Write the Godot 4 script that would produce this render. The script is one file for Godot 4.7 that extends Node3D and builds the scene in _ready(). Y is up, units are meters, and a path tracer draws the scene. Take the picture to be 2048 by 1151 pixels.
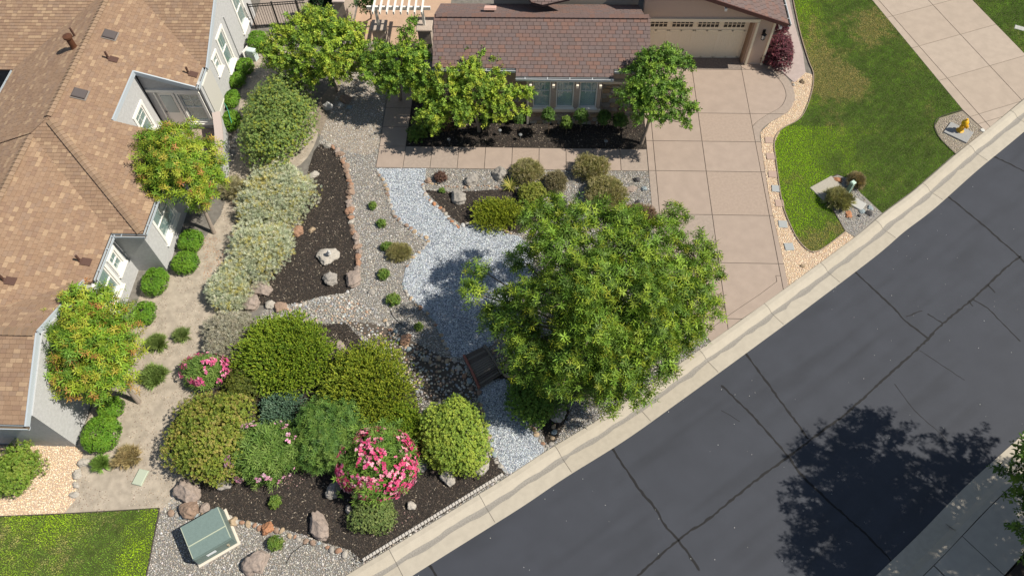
extends Node3D
# A house on a suburban street seen from a drone 25 m up: x runs to the right along the house fronts, z towards the street, metres.

const SUN_ELEVATION := 50.0
var rng := RandomNumberGenerator.new()
var used := {}
var mats := {}
var textures := {}
var sprays := {}
var rock_meshes := []
var pebble_meshes := []


class Builder:
	var v := PackedVector3Array()
	var n := PackedVector3Array()
	var c := PackedColorArray()
	var tint := Color.WHITE
	func tri(a: Vector3, b: Vector3, d: Vector3) -> void:
		var m := (d - a).cross(b - a).normalized()
		v.append(a); v.append(b); v.append(d)
		n.append(m); n.append(m); n.append(m)
		c.append(tint); c.append(tint); c.append(tint)
	func quad(a: Vector3, b: Vector3, d: Vector3, e: Vector3) -> void:
		tri(a, b, d); tri(a, d, e)
	func smooth(a: Vector3, b: Vector3, d: Vector3, na: Vector3, nb: Vector3, nd: Vector3) -> void:
		v.append(a); v.append(b); v.append(d)
		n.append(na); n.append(nb); n.append(nd)
		c.append(tint); c.append(tint); c.append(tint)
	func hexa(p: Array) -> void:   # bottom ring 0..3 and top ring 4..7, both counter-clockwise from above
		quad(p[4], p[7], p[6], p[5])
		quad(p[0], p[1], p[2], p[3])
		for i in 4:
			var j := (i + 1) % 4
			quad(p[i], p[i + 4], p[j + 4], p[j])
	func box(o: Vector3, s: Vector3, b := Basis.IDENTITY) -> void:   # centre, full size
		var h := s * 0.5
		var q := []
		for y in [-1, 1]:
			for k in [[-1, 1], [1, 1], [1, -1], [-1, -1]]:
				q.append(o + b * Vector3(k[0] * h.x, y * h.y, k[1] * h.z))
		hexa(q)
	func bevel_box(o: Vector3, s: Vector3, r: float, b := Basis.IDENTITY) -> void:   # box with a chamfered upper rim
		var h := s * 0.5
		var rings := []
		for k in [[-h.y, 0.0], [h.y - r, 0.0], [h.y, r]]:
			var ring := []
			for q in [[-1, 1], [1, 1], [1, -1], [-1, -1]]:
				ring.append(o + b * Vector3(q[0] * (h.x - k[1]), k[0], q[1] * (h.z - k[1])))
			rings.append(ring)
		for m in 2:
			for i in 4:
				var j := (i + 1) % 4
				quad(rings[m][i], rings[m + 1][i], rings[m + 1][j], rings[m][j])
		quad(rings[2][0], rings[2][3], rings[2][2], rings[2][1])
	func prism(poly: PackedVector2Array, y0: float, y1: float, r := 0.0) -> void:   # x,z polygon raised from y0 to y1
		var p := poly
		if Geometry2D.is_polygon_clockwise(p):
			p = p.duplicate(); p.reverse()
		var top := p
		if r > 0.0:
			var inner := Geometry2D.offset_polygon(p, -r, Geometry2D.JOIN_MITER)
			if inner.size() == 1 and inner[0].size() == p.size():
				var best := 0
				for i in p.size():
					if inner[0][i].distance_to(p[0]) < inner[0][best].distance_to(p[0]):
						best = i
				top = PackedVector2Array()
				for i in p.size():
					top.append(inner[0][(best + i) % p.size()])
		var t := Geometry2D.triangulate_polygon(top)
		for i in range(0, t.size(), 3):
			var a := top[t[i]]; var b := top[t[i + 1]]; var d := top[t[i + 2]]
			if (b - a).cross(d - a) > 0.0:
				var s := b; b = d; d = s
			tri(Vector3(a.x, y1, a.y), Vector3(d.x, y1, d.y), Vector3(b.x, y1, b.y))
		for i in p.size():
			var j := (i + 1) % p.size()
			var ym := y1 - r * 0.7
			quad(Vector3(p[i].x, y0, p[i].y), Vector3(p[j].x, y0, p[j].y), Vector3(p[j].x, ym, p[j].y), Vector3(p[i].x, ym, p[i].y))
			if r > 0.0 and top != p:
				quad(Vector3(p[i].x, ym, p[i].y), Vector3(p[j].x, ym, p[j].y), Vector3(top[j].x, y1, top[j].y), Vector3(top[i].x, y1, top[i].y))
	func tube(path: Array, radii: Array, sides := 8, cap := true) -> void:
		var rings := []
		var norms := []
		for i in path.size():
			var d: Vector3 = (path[mini(i + 1, path.size() - 1)] - path[maxi(i - 1, 0)]).normalized()
			var x := d.cross(Vector3(0.31, 0.17, 0.93)).normalized()
			var z := x.cross(d)
			var ring := []
			var nr := []
			for k in sides:
				var a := TAU * k / sides
				var m := x * cos(a) + z * sin(a)
				ring.append(path[i] + m * float(radii[i]))
				nr.append(m)
			rings.append(ring)
			norms.append(nr)
		for i in path.size() - 1:
			for k in sides:
				var l := (k + 1) % sides
				smooth(rings[i][k], rings[i][l], rings[i + 1][l], norms[i][k], norms[i][l], norms[i + 1][l])
				smooth(rings[i][k], rings[i + 1][l], rings[i + 1][k], norms[i][k], norms[i + 1][l], norms[i + 1][k])
		if cap:
			for e in [0, path.size() - 1]:
				for k in range(1, sides - 1):
					if e == 0:
						tri(rings[e][0], rings[e][k + 1], rings[e][k])
					else:
						tri(rings[e][0], rings[e][k], rings[e][k + 1])
	func lathe(o: Vector3, profile: Array, sides := 20, b := Basis.IDENTITY) -> void:   # [radius, y] from below to above
		for i in profile.size() - 1:
			var p: Array = profile[i]
			var q: Array = profile[i + 1]
			var slope := Vector2(q[1] - p[1], p[0] - q[0]).normalized()
			for k in sides:
				var a0 := TAU * k / sides
				var a1 := TAU * (k + 1) / sides
				var d0 := Vector3(cos(a0), 0, -sin(a0))
				var d1 := Vector3(cos(a1), 0, -sin(a1))
				var A = o + b * (d0 * p[0] + Vector3(0, p[1], 0))
				var B = o + b * (d1 * p[0] + Vector3(0, p[1], 0))
				var C = o + b * (d1 * q[0] + Vector3(0, q[1], 0))
				var D = o + b * (d0 * q[0] + Vector3(0, q[1], 0))
				var n0 := b * (d0 * slope.x + Vector3(0, slope.y, 0))
				var n1 := b * (d1 * slope.x + Vector3(0, slope.y, 0))
				if p[0] > 0.0001:
					smooth(A, C, B, n0, n1, n1)
				if q[0] > 0.0001:
					smooth(A, D, C, n0, n0, n1)
	func done() -> ArrayMesh:
		var m := ArrayMesh.new()
		if v.is_empty():
			return m
		var a := []
		a.resize(Mesh.ARRAY_MAX)
		a[Mesh.ARRAY_VERTEX] = v
		a[Mesh.ARRAY_NORMAL] = n
		a[Mesh.ARRAY_COLOR] = c
		m.add_surface_from_arrays(Mesh.PRIMITIVE_TRIANGLES, a)
		return m


class Scatter:
	var buf := PackedFloat32Array()
	var count := 0
	func put(b: Basis, o: Vector3, c: Color) -> void:
		buf.append_array(PackedFloat32Array([b.x.x, b.y.x, b.z.x, o.x, b.x.y, b.y.y, b.z.y, o.y, b.x.z, b.y.z, b.z.z, o.z, c.r, c.g, c.b, 1.0]))
		count += 1


func pv(a: Array) -> PackedVector2Array:
	var p := PackedVector2Array()
	for i in range(0, a.size(), 2):
		p.append(Vector2(a[i], a[i + 1]))
	return p


# ---------------------------------------------------------------- nodes
func numbered(called: String) -> String:
	var k: int = used.get(called, 0)
	used[called] = k + 1
	return called if k == 0 else "%s_%03d" % [called, k]


func tag(o: Node, label: String, category: String, group := "", kind := "") -> Node:
	if label: o.set_meta("label", label)
	if category: o.set_meta("category", category)
	if group: o.set_meta("group", group)
	if kind: o.set_meta("kind", kind)
	return o


func thing(called: String, label: String, category: String, at := Vector3.ZERO, turn := 0.0, group := "") -> Node3D:
	var o := Node3D.new()
	o.name = numbered(called)
	add_child(o)
	o.position = at
	o.rotation.y = turn
	tag(o, label, category, group)
	return o


func part(called: String, mesh: Mesh, material: Material, parent: Node, xf := Transform3D.IDENTITY) -> MeshInstance3D:
	var o := MeshInstance3D.new()
	o.name = called if parent != self else numbered(called)
	o.mesh = mesh
	o.material_override = material
	parent.add_child(o, true)
	o.transform = xf
	return o


func place(called: String, mesh: Mesh, material: Material, label: String, category: String, group := "", xf := Transform3D.IDENTITY) -> MeshInstance3D:
	var o := part(called, mesh, material, self, xf)
	tag(o, label, category, group)
	return o


func structure(called: String, mesh: Mesh, material: Material) -> MeshInstance3D:
	var o := part(called, mesh, material, self)
	o.set_meta("kind", "structure")
	return o


func copies(called: String, mesh: Mesh, material: Material, s: Scatter, parent: Node, kind := "stuff", label := "") -> MultiMeshInstance3D:
	var m := MultiMesh.new()
	m.transform_format = MultiMesh.TRANSFORM_3D
	m.use_colors = true
	m.mesh = mesh
	m.instance_count = s.count
	if s.count > 0:
		m.buffer = s.buf
	var o := MultiMeshInstance3D.new()
	o.name = called if parent != self else numbered(called)
	o.multimesh = m
	o.material_override = material
	parent.add_child(o, true)
	if kind: o.set_meta("kind", kind)
	if label: o.set_meta("label", label)
	return o


# ---------------------------------------------------------------- materials
func noise_texture(key: String, frequency: float, octaves: int, low: float, high: float, kind := FastNoiseLite.TYPE_SIMPLEX_SMOOTH, normal := false, size := 512) -> Texture2D:
	if textures.has(key):
		return textures[key]
	var f := FastNoiseLite.new()
	f.noise_type = kind
	f.frequency = frequency
	f.fractal_octaves = octaves
	f.seed = key.hash() % 10000
	var t := NoiseTexture2D.new()
	t.width = size
	t.height = size
	t.seamless = true
	t.noise = f
	if normal:
		t.as_normal_map = true
		t.bump_strength = high
	else:
		var g := Gradient.new()
		g.set_color(0, lin(low, low, low))
		g.set_color(1, lin(high, high, high))
		t.color_ramp = g
	textures[key] = t
	return t


func lin(r: float, g: float, b: float) -> Color:
	return Color(r, g, b).linear_to_srgb()


# colour (linear), roughness, grain = one of the textures below, metres one repeat covers
func mat(key: String, col: Color, rough := 0.85, grain := "", metres := 1.0, bump := 0.0, coarse := "", coarse_metres := 6.0) -> StandardMaterial3D:
	if mats.has(key):
		return mats[key]
	var m := StandardMaterial3D.new()
	m.resource_name = key
	m.albedo_color = col.linear_to_srgb()
	m.roughness = rough
	m.metallic_specular = 0.4
	m.vertex_color_use_as_albedo = true
	if grain:
		m.uv1_triplanar = true
		m.uv1_world_triplanar = true
		m.uv1_scale = Vector3.ONE / metres
		m.albedo_texture = grain_texture(grain)
		if bump > 0.0:
			m.normal_enabled = true
			m.normal_texture = noise_texture("bump", 0.12, 4, 0, 6.0, FastNoiseLite.TYPE_SIMPLEX_SMOOTH, true)
			m.normal_scale = bump
	if coarse:
		m.detail_enabled = true
		m.detail_blend_mode = BaseMaterial3D.BLEND_MODE_MUL
		m.detail_uv_layer = BaseMaterial3D.DETAIL_UV_2
		m.uv2_triplanar = true
		m.uv2_world_triplanar = true
		m.uv2_scale = Vector3.ONE / coarse_metres
		m.detail_albedo = grain_texture(coarse)
	mats[key] = m
	return m


func grain_texture(kind: String) -> Texture2D:
	match kind:
		"fine": return noise_texture("fine", 0.25, 3, 0.74, 1.0)
		"speckle": return noise_texture("speckle", 0.45, 2, 0.5, 1.0)
		"soft": return noise_texture("soft", 0.03, 5, 0.82, 1.0)
		"blotch": return noise_texture("blotch", 0.02, 5, 0.62, 1.0)
		"stain": return noise_texture("stain", 0.012, 6, 0.86, 1.0)
	return noise_texture("cell", 0.12, 2, 0.5, 1.0, FastNoiseLite.TYPE_CELLULAR)


func leaf_mat(key: String, glow := Color(0.45, 0.5, 0.15), rough := 0.5) -> StandardMaterial3D:
	if mats.has(key):
		return mats[key]
	var m := StandardMaterial3D.new()
	m.resource_name = key
	m.albedo_color = Color.WHITE
	m.vertex_color_use_as_albedo = true
	m.roughness = rough
	m.metallic_specular = 0.35
	m.cull_mode = BaseMaterial3D.CULL_DISABLED
	m.backlight_enabled = true
	m.backlight = glow
	mats[key] = m
	return m


func glass_mat() -> StandardMaterial3D:
	if mats.has("pane glass"):
		return mats["pane glass"]
	var m := StandardMaterial3D.new()
	m.resource_name = "pane glass"
	m.transparency = BaseMaterial3D.TRANSPARENCY_ALPHA
	m.albedo_color = Color(0.75, 0.9, 0.9, 0.16)
	m.roughness = 0.03
	m.metallic_specular = 0.6
	mats["pane glass"] = m
	return m


# ---------------------------------------------------------------- shapes shared by many things
func leaf(b: Builder, o: Vector3, d: Vector3, length: float, width: float, up: Vector3) -> void:
	var side := d.cross(up).normalized() * width * 0.5
	var fold := side.cross(d).normalized() * width * 0.18
	var mid := o + d * length * 0.45
	var tip := o + d * length - up * length * 0.12
	b.tri(o, mid - side - fold, tip)
	b.tri(o, tip, mid + side - fold)


func spray(kind: String) -> ArrayMesh:
	if sprays.has(kind):
		return sprays[kind]
	var b := Builder.new()
	var r := RandomNumberGenerator.new()
	r.seed = kind.hash()
	match kind:
		"broad":      # a twig end with pointed leaves
			for i in 7:
				var a := i * 2.4
				var d := Vector3(cos(a), 0.25 + 0.12 * i, sin(a)).normalized()
				leaf(b, Vector3(0, 0.08 * i, 0), d, 0.52, 0.26, Vector3(-d.x * 0.4, 1, -d.z * 0.4).normalized())
		"narrow":     # hanging lance-shaped leaves
			for i in 8:
				var a := i * 2.4
				var d := Vector3(cos(a), 0.5 - 0.02 * i, sin(a)).normalized()
				leaf(b, Vector3(0, 0.11 * i, 0), d, 0.72, 0.15, Vector3(-d.x * 0.5, 1, -d.z * 0.5).normalized())
		"needle":     # juniper plume
			for i in 9:
				var a := i * 2.4
				var d := Vector3(cos(a) * 0.45, 1, sin(a) * 0.45).normalized()
				leaf(b, Vector3(0, 0.05 * i, 0), d, 0.6, 0.13, Vector3(cos(a), 0, sin(a)))
		"fine":       # small rounded leaves, close set
			for i in 9:
				var a := i * 2.4
				var d := Vector3(cos(a), r.randf_range(0.1, 1.0), sin(a)).normalized()
				leaf(b, Vector3(0, 0.06 * i, 0) + d * 0.05, d, 0.42, 0.27, Vector3(-d.x * 0.3, 1, -d.z * 0.3).normalized())
		"silver":     # thin upright stems of a grey sub-shrub
			for i in 8:
				var a := i * 2.4
				var d := Vector3(cos(a) * r.randf_range(0.3, 0.9), 1, sin(a) * r.randf_range(0.3, 0.9)).normalized()
				leaf(b, d * 0.06, d, r.randf_range(0.7, 1.0), 0.085, Vector3(cos(a), 0, sin(a)))
		"sword":      # long oleander leaves
			for i in 7:
				var a := i * 2.4
				var d := Vector3(cos(a), 0.75, sin(a)).normalized()
				leaf(b, Vector3(0, 0.07 * i, 0), d, 0.85, 0.13, Vector3(-d.x, 1, -d.z).normalized())
		"blade":      # a tuft of lawn grass
			for i in 5:
				var a := i * 1.31
				var d := Vector3(cos(a) * r.randf_range(0.3, 0.9), 1, sin(a) * r.randf_range(0.3, 0.9)).normalized()
				leaf(b, Vector3(cos(a * 2), 0, sin(a * 2)) * 0.25, d, r.randf_range(0.8, 1.2), 0.24, Vector3(cos(a), 0, sin(a)))
		"arching":    # ornamental grass
			for i in 11:
				var a := i * 1.07
				var d := Vector3(cos(a) * r.randf_range(0.1, 0.5), 1, sin(a) * r.randf_range(0.1, 0.5)).normalized()
				leaf(b, Vector3.ZERO, d, r.randf_range(0.6, 1.0), 0.028, Vector3(cos(a), 0, sin(a)))
		"flower":     # an open five-petalled blossom cluster
			for k in 3:
				var o := Vector3(cos(k * 2.1) * 0.4, 0.1 * k, sin(k * 2.1) * 0.4)
				for i in 5:
					var a := i * TAU / 5.0 + k
					leaf(b, o, Vector3(cos(a), 0.45, sin(a)).normalized(), 0.5, 0.42, Vector3.UP)
		"chip":       # a splinter of bark mulch
			b.hexa([Vector3(-0.5, 0, 0.16), Vector3(0.42, 0, 0.2), Vector3(0.5, 0, -0.14), Vector3(-0.4, 0, -0.2), Vector3(-0.44, 0.16, 0.12), Vector3(0.36, 0.2, 0.15), Vector3(0.42, 0.15, -0.1), Vector3(-0.36, 0.19, -0.15)])
	sprays[kind] = b.done()
	return sprays[kind]


func icosphere(level: int) -> Array:
	var t := (1.0 + sqrt(5.0)) / 2.0
	var p := [Vector3(-1, t, 0), Vector3(1, t, 0), Vector3(-1, -t, 0), Vector3(1, -t, 0), Vector3(0, -1, t), Vector3(0, 1, t), Vector3(0, -1, -t), Vector3(0, 1, -t), Vector3(t, 0, -1), Vector3(t, 0, 1), Vector3(-t, 0, -1), Vector3(-t, 0, 1)]
	for i in p.size():
		p[i] = p[i].normalized()
	var f := [[0, 11, 5], [0, 5, 1], [0, 1, 7], [0, 7, 10], [0, 10, 11], [1, 5, 9], [5, 11, 4], [11, 10, 2], [10, 7, 6], [7, 1, 8], [3, 9, 4], [3, 4, 2], [3, 2, 6], [3, 6, 8], [3, 8, 9], [4, 9, 5], [2, 4, 11], [6, 2, 10], [8, 6, 7], [9, 8, 1]]
	for l in level:
		var mids := {}
		var g := []
		for q in f:
			var m := []
			for k in 3:
				var i: int = mini(q[k], q[(k + 1) % 3])
				var j: int = maxi(q[k], q[(k + 1) % 3])
				var key := i * 10000 + j
				if not mids.has(key):
					mids[key] = p.size()
					p.append(((p[i] + p[j]) * 0.5).normalized())
				m.append(mids[key])
			g.append_array([[q[0], m[0], m[2]], [q[1], m[1], m[0]], [q[2], m[2], m[1]], m])
		f = g
	return [p, f]


func rock_mesh(seed_value: int, level: int, planes: int, rough: float) -> ArrayMesh:
	var r := RandomNumberGenerator.new()
	r.seed = seed_value
	var s := icosphere(level)
	var cuts := []
	for i in planes:
		cuts.append([Vector3(r.randf_range(-1, 1), r.randf_range(-0.5, 1), r.randf_range(-1, 1)).normalized(), r.randf_range(0.55, 0.85)])
	var f := FastNoiseLite.new()
	f.seed = seed_value
	f.frequency = 0.9
	f.fractal_octaves = 3
	var p: Array = s[0]
	var norms := []
	for i in p.size():
		var q: Vector3 = p[i]
		for k in cuts:
			var d: float = q.dot(k[0]) - k[1]
			if d > 0.0:
				q -= k[0] * d
		q *= 1.0 + rough * f.get_noise_3dv(q * 2.0)
		p[i] = q
		norms.append(Vector3.ZERO)
	for q in s[1]:
		var m: Vector3 = (p[q[1]] - p[q[0]]).cross(p[q[2]] - p[q[0]])
		for k in 3:
			norms[q[k]] += m
	var b := Builder.new()
	for q in s[1]:
		var flat: Vector3 = (p[q[1]] - p[q[0]]).cross(p[q[2]] - p[q[0]]).normalized()
		var mid: float = f.get_noise_3dv((p[q[0]] + p[q[1]] + p[q[2]]) * 1.3)
		var k := 1.0 + 0.35 * mid
		b.tint = Color(k, k * (1.0 - 0.06 * mid), k * (1.0 - 0.12 * mid))
		b.smooth(p[q[0]], p[q[2]], p[q[1]], (norms[q[0]].normalized() + flat).normalized(), (norms[q[2]].normalized() + flat).normalized(), (norms[q[1]].normalized() + flat).normalized())
	return b.done()


func pick(pal: Array) -> Color:
	return pal[rng.randi() % pal.size()]


func vary(c: Color, k := 0.15) -> Color:
	var f := 1.0 + rng.randf_range(-k, k)
	return Color(c.r * f * (1.0 + rng.randf_range(-0.06, 0.06)), c.g * f, c.b * f * (1.0 + rng.randf_range(-0.08, 0.08)))


func facing(d: Vector3, s: float) -> Basis:
	var a := rng.randf() * TAU
	var x := d.cross(Vector3(cos(a), 0.2, sin(a))).normalized()
	return Basis(x * s, d * s, x.cross(d) * s)


func ball() -> Vector3:
	var z := rng.randf_range(-1, 1)
	var a := rng.randf() * TAU
	var r := sqrt(1.0 - z * z)
	return Vector3(r * cos(a), z, r * sin(a))


func sheet(called: String, poly: PackedVector2Array, y: float, material: Material, kind := "structure") -> MeshInstance3D:
	var b := Builder.new()
	b.prism(poly, y - 0.05, y)
	var o := part(called, b.done(), material, self)
	o.set_meta("kind", kind)
	return o


func inside(p: Vector2, polys: Array) -> bool:
	for q in polys:
		if Geometry2D.is_point_in_polygon(p, q):
			return true
	return false


# stones, chips or blades strewn over a polygon: step = spacing in metres, grain(position) gives [size, colour, y]
func strew(called: String, label: String, polys: Array, holes: Array, step: float, mesh: Mesh, material: Material, grain: Callable, y: float, tilt: float, flat := 1.0) -> void:
	var s := Scatter.new()
	for poly in polys:
		var lo: Vector2 = poly[0]
		var hi: Vector2 = poly[0]
		for p in poly:
			lo = lo.min(p)
			hi = hi.max(p)
		var nx := int((hi.x - lo.x) / step)
		var nz := int((hi.y - lo.y) / step)
		for i in nx:
			for j in nz:
				var p := lo + Vector2(i + rng.randf(), j + rng.randf()) * step
				if not Geometry2D.is_point_in_polygon(p, poly) or inside(p, holes):
					continue
				var g: Array = grain.call(p)
				if g[0] <= 0.0:
					continue
				var d := Vector3(rng.randf_range(-tilt, tilt), 1, rng.randf_range(-tilt, tilt)).normalized()
				var q := facing(d, g[0])
				q.y *= flat
				s.put(q, Vector3(p.x, y, p.y), g[1])
	var o := copies(called, mesh, material, s, self, "stuff", label)
	o.set_meta("category", called.get_slice("_", called.get_slice_count("_") - 1))


# ---------------------------------------------------------------- plants
const KINDS := {   # spray, its length, sprays per square metre of surface, how far outward rather than up, depth of the leafy shell
	"juniper": ["needle", 0.16, 380, 0.75, 0.5],
	"box": ["fine", 0.085, 520, 0.9, 0.3],
	"round": ["fine", 0.11, 330, 0.85, 0.35],
	"silver": ["silver", 0.16, 380, 0.6, 0.5],
	"sword": ["sword", 0.22, 170, 0.6, 0.6],
	"feather": ["narrow", 0.15, 240, 0.7, 0.5],
	"loose": ["fine", 0.12, 260, 0.7, 0.6],
	"grass": ["arching", 0.34, 420, 0.55, 0.9],
}


func dome(t: Node3D, rx: float, rz: float, h: float, kind: String, pal: Array, boxy := 0.0, lumps := 0.14, glow := Color(0.4, 0.45, 0.12)) -> void:
	var k: Array = KINDS[kind]
	var f := FastNoiseLite.new()
	f.seed = rng.randi() % 9999
	f.frequency = 1.0
	var area := PI * (rx * rz + (rx + rz) * h * 0.75)
	var many := int(area * k[2] * 1.15)
	var s := Scatter.new()
	var lobes := [[Vector2.ZERO, 0.96, 1.0]]
	if boxy == 0.0 and rx > 0.4:
		for i in 5:
			var a := i * 1.256 + rng.randf_range(-0.5, 0.5)
			lobes.append([Vector2(cos(a), sin(a)) * rng.randf_range(0.48, 0.68), rng.randf_range(0.48, 0.66), rng.randf_range(0.6, 1.0)])
	else:
		lobes[0][1] = 1.0
	for i in many:
		var lobe: Array = lobes[0] if rng.randf() < 0.4 else lobes[rng.randi() % lobes.size()]
		var cy: float = h * 0.42 * lobe[2]
		var d := ball()
		if d.y < -0.45:
			d.y = -d.y
		var e := d
		if boxy > 0.0:
			e = Vector3(signf(d.x) * pow(absf(d.x), 1.0 - boxy), signf(d.y) * pow(absf(d.y), 1.0 - boxy), signf(d.z) * pow(absf(d.z), 1.0 - boxy))
			e = e.lerp(e.normalized(), 0.35)
		if e.y < 0.0:
			var flat := Vector2(e.x, e.z)
			flat = flat.normalized() * lerpf(flat.length(), 1.0, 0.75)
			e.x = flat.x
			e.z = flat.y
		var lump := 1.0 + lumps * f.get_noise_3dv(d * 1.7) * 1.6 + lumps * 0.6 * f.get_noise_3dv(d * 5.0)
		var l = 1.0 - k[4] * pow(rng.randf(), 1.8)
		var up: float = (h * 0.58 if e.y > 0.0 else h * 0.40) * lobe[2]
		var length: float = k[1] * rng.randf_range(0.75, 1.25)
		var inset := 1.0 - 0.45 * length / maxf(rx, 0.15)
		var p = Vector3(e.x * rx * lobe[1], e.y * up, e.z * rz * lobe[1]) * lump * l * maxf(inset, 0.45) + Vector3(lobe[0].x * rx, cy, lobe[0].y * rz)
		p.y = maxf(p.y, 0.02)
		var out := Vector3(d.x / rx, d.y / up, d.z / rz).normalized()
		var dir = (out * k[3] + Vector3.UP * (1.15 - k[3]) + ball() * 0.45).normalized()
		var tone := f.get_noise_3dv(p * 1.4 + Vector3(40, 0, 0)) * 0.9 + rng.randf_range(-0.45, 0.45)
		var c: Color = pal[clampi(int((tone + 0.5) * pal.size()), 0, pal.size() - 1)]
		s.put(facing(dir, length), p, vary(c, 0.18))
	copies("foliage", spray(k[0]), leaf_mat("leaf " + kind, glow), s, t, "")
	var b := Builder.new()
	for i in 4:
		var a := i * 1.7 + rng.randf()
		b.tube([Vector3(cos(a) * 0.04, -0.02, sin(a) * 0.04), Vector3(cos(a) * rx * 0.25, h * 0.3, sin(a) * rz * 0.25), Vector3(cos(a) * rx * 0.55, h * 0.62, sin(a) * rz * 0.55)], [0.03, 0.02, 0.008], 6)
	part("stem", b.done(), mat("bark", Color(0.16, 0.115, 0.08), 0.9, "fine", 0.4), t)


func shrub(called: String, label: String, m: Array, kind: String, pal: Array, group := "", boxy := 0.0, lumps := 0.14, category := "shrub") -> Node3D:
	var t := thing(called, label, category, Vector3(m[0], 0, m[1]), 0, group)
	dome(t, m[2], m[3], m[4], kind, pal, boxy, lumps)
	return t


func blossoms(t: Node3D, rx: float, rz: float, h: float, many: int, size: float, pal: Array, from := Vector3.ZERO, clusters := 0) -> void:
	var s := Scatter.new()
	var heads := []
	for i in clusters:
		var q := ball()
		q.y = absf(q.y) * 0.9 - 0.15
		heads.append(q.normalized())
	for i in many:
		var d := ball()
		d.y = absf(d.y) - 0.2
		if clusters > 0:
			d = heads[rng.randi() % clusters] + ball() * 0.17
		if from != Vector3.ZERO and d.normalized().dot(from) < rng.randf_range(-0.6, 0.5):
			continue
		d = d.normalized()
		var p := Vector3(d.x * rx, h * 0.42 + d.y * h * 0.58, d.z * rz) * rng.randf_range(0.98, 1.12)
		s.put(facing((d + ball() * 0.4).normalized(), size * rng.randf_range(0.7, 1.2)), p, vary(pick(pal), 0.15))
	copies("blossoms", spray("flower"), leaf_mat("petal", Color(0.5, 0.35, 0.4), 0.6), s, t, "")


# blobs: Vector4(x, y, z, radius) in the world; leaves grow along twigs that leave each blob's middle
func tree(called: String, label: String, base: Vector3, blobs: Array, kind: String, twigs_per: float, leaf_size: float, pal: Array, trunk_r: float, droop: float, tips: Array = [], group := "", fork := 0.45) -> Node3D:
	var t := thing(called, label, "tree", base, 0, group)
	var mid := Vector3.ZERO
	var w := 0.0
	for q in blobs:
		mid += Vector3(q.x, q.y, q.z) * q.w
		w += q.w
	mid = mid / w - base
	var b := Builder.new()
	var top := Vector3(mid.x * 0.45, mid.y * fork, mid.z * 0.45)
	b.tube([Vector3(0, -0.05, 0), Vector3(0, 0.06, 0), top * 0.5 + Vector3(0.03, 0, -0.02), top], [trunk_r * 1.5, trunk_r * 1.15, trunk_r, trunk_r * 0.9], 10)
	part("trunk", b.done(), mat("trunk bark", Color(0.30, 0.25, 0.21), 0.9, "fine", 0.3, 0.6), t)
	b = Builder.new()
	var s := Scatter.new()
	var tip := Scatter.new()
	for q in blobs:
		var c := Vector3(q.x, q.y, q.z) - base
		var r: float = q.w
		var bend := (top + c) * 0.5 + Vector3(rng.randf_range(-0.15, 0.15), rng.randf_range(0, 0.2), rng.randf_range(-0.15, 0.15))
		b.tube([top * 0.97, bend, c], [trunk_r * 0.45, trunk_r * 0.26, trunk_r * 0.1], 6, false)
		var many := int(twigs_per * r * r)
		for i in many:
			var d := ball()
			if d.y < -0.3 and rng.randf() < 0.6:
				d.y = -d.y
			var start := c + d * r * 0.25
			var reach := r * (rng.randf_range(0.7, 1.1) if rng.randf() < 0.88 else rng.randf_range(1.1, 1.4))
			var end := c + Vector3(d.x, d.y * 0.85, d.z) * reach + Vector3(0, -droop * r * 0.35, 0)
			var tone := pick(pal)
			var tipped := tips.size() > 0 and rng.randf() < 0.27
			var young := pick(tips) if tipped else tone
			var n := int(3 + 4.5 * reach / maxf(leaf_size * 2.2, 0.1) * 0.5)
			for j in n:
				var u := 0.3 + 0.7 * (j + rng.randf()) / n
				var p := start.lerp(end, u) + Vector3(0, sin(u * PI) * 0.12 * r, 0) + ball() * leaf_size * 0.35
				if p.y + base.y < 0.25:
					continue
				var dir := (d * 0.8 + ball() * 0.7 + Vector3(0, 0.25 - droop * u, 0)).normalized()
				if tipped and u > 0.72 and rng.randf() < 0.8:
					tip.put(facing(dir, leaf_size * rng.randf_range(0.8, 1.1)), p, vary(young, 0.2))
				else:
					s.put(facing(dir, leaf_size * rng.randf_range(0.55, 1.3)), p, vary(tone, 0.22))
			if i % 6 == 0:
				b.tube([c, start.lerp(end, 0.5) + Vector3(0, 0.08 * r, 0), end], [trunk_r * 0.09, trunk_r * 0.06, 0.004], 4, false)
	part("limbs", b.done(), mat("limb bark", Color(0.24, 0.19, 0.15), 0.9, "fine", 0.3), t)
	copies("crown", spray(kind), leaf_mat("tree leaf " + kind), s, t, "")
	if tip.count > 0:
		copies("young_leaves", spray(kind), leaf_mat("tree leaf " + kind), tip, t, "", "new leaf tips of another colour")
	return t


# ---------------------------------------------------------------- stones
func make_rocks() -> void:
	for i in 9:
		rock_meshes.append(rock_mesh(100 + i * 7, 3, 7, 0.22))
	for i in 4:
		pebble_meshes.append(rock_mesh(300 + i * 5, 1, 2, 0.1))


func stone_mat() -> StandardMaterial3D:
	return mat("stone", Color(1, 1, 1), 0.88, "speckle", 0.5, 0.5, "blotch", 0.9)


func tinted(key: String, c: Color) -> StandardMaterial3D:
	return mat("stone " + key, c, 0.88, "speckle", 0.45, 0.6, "blotch", 0.8)


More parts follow.
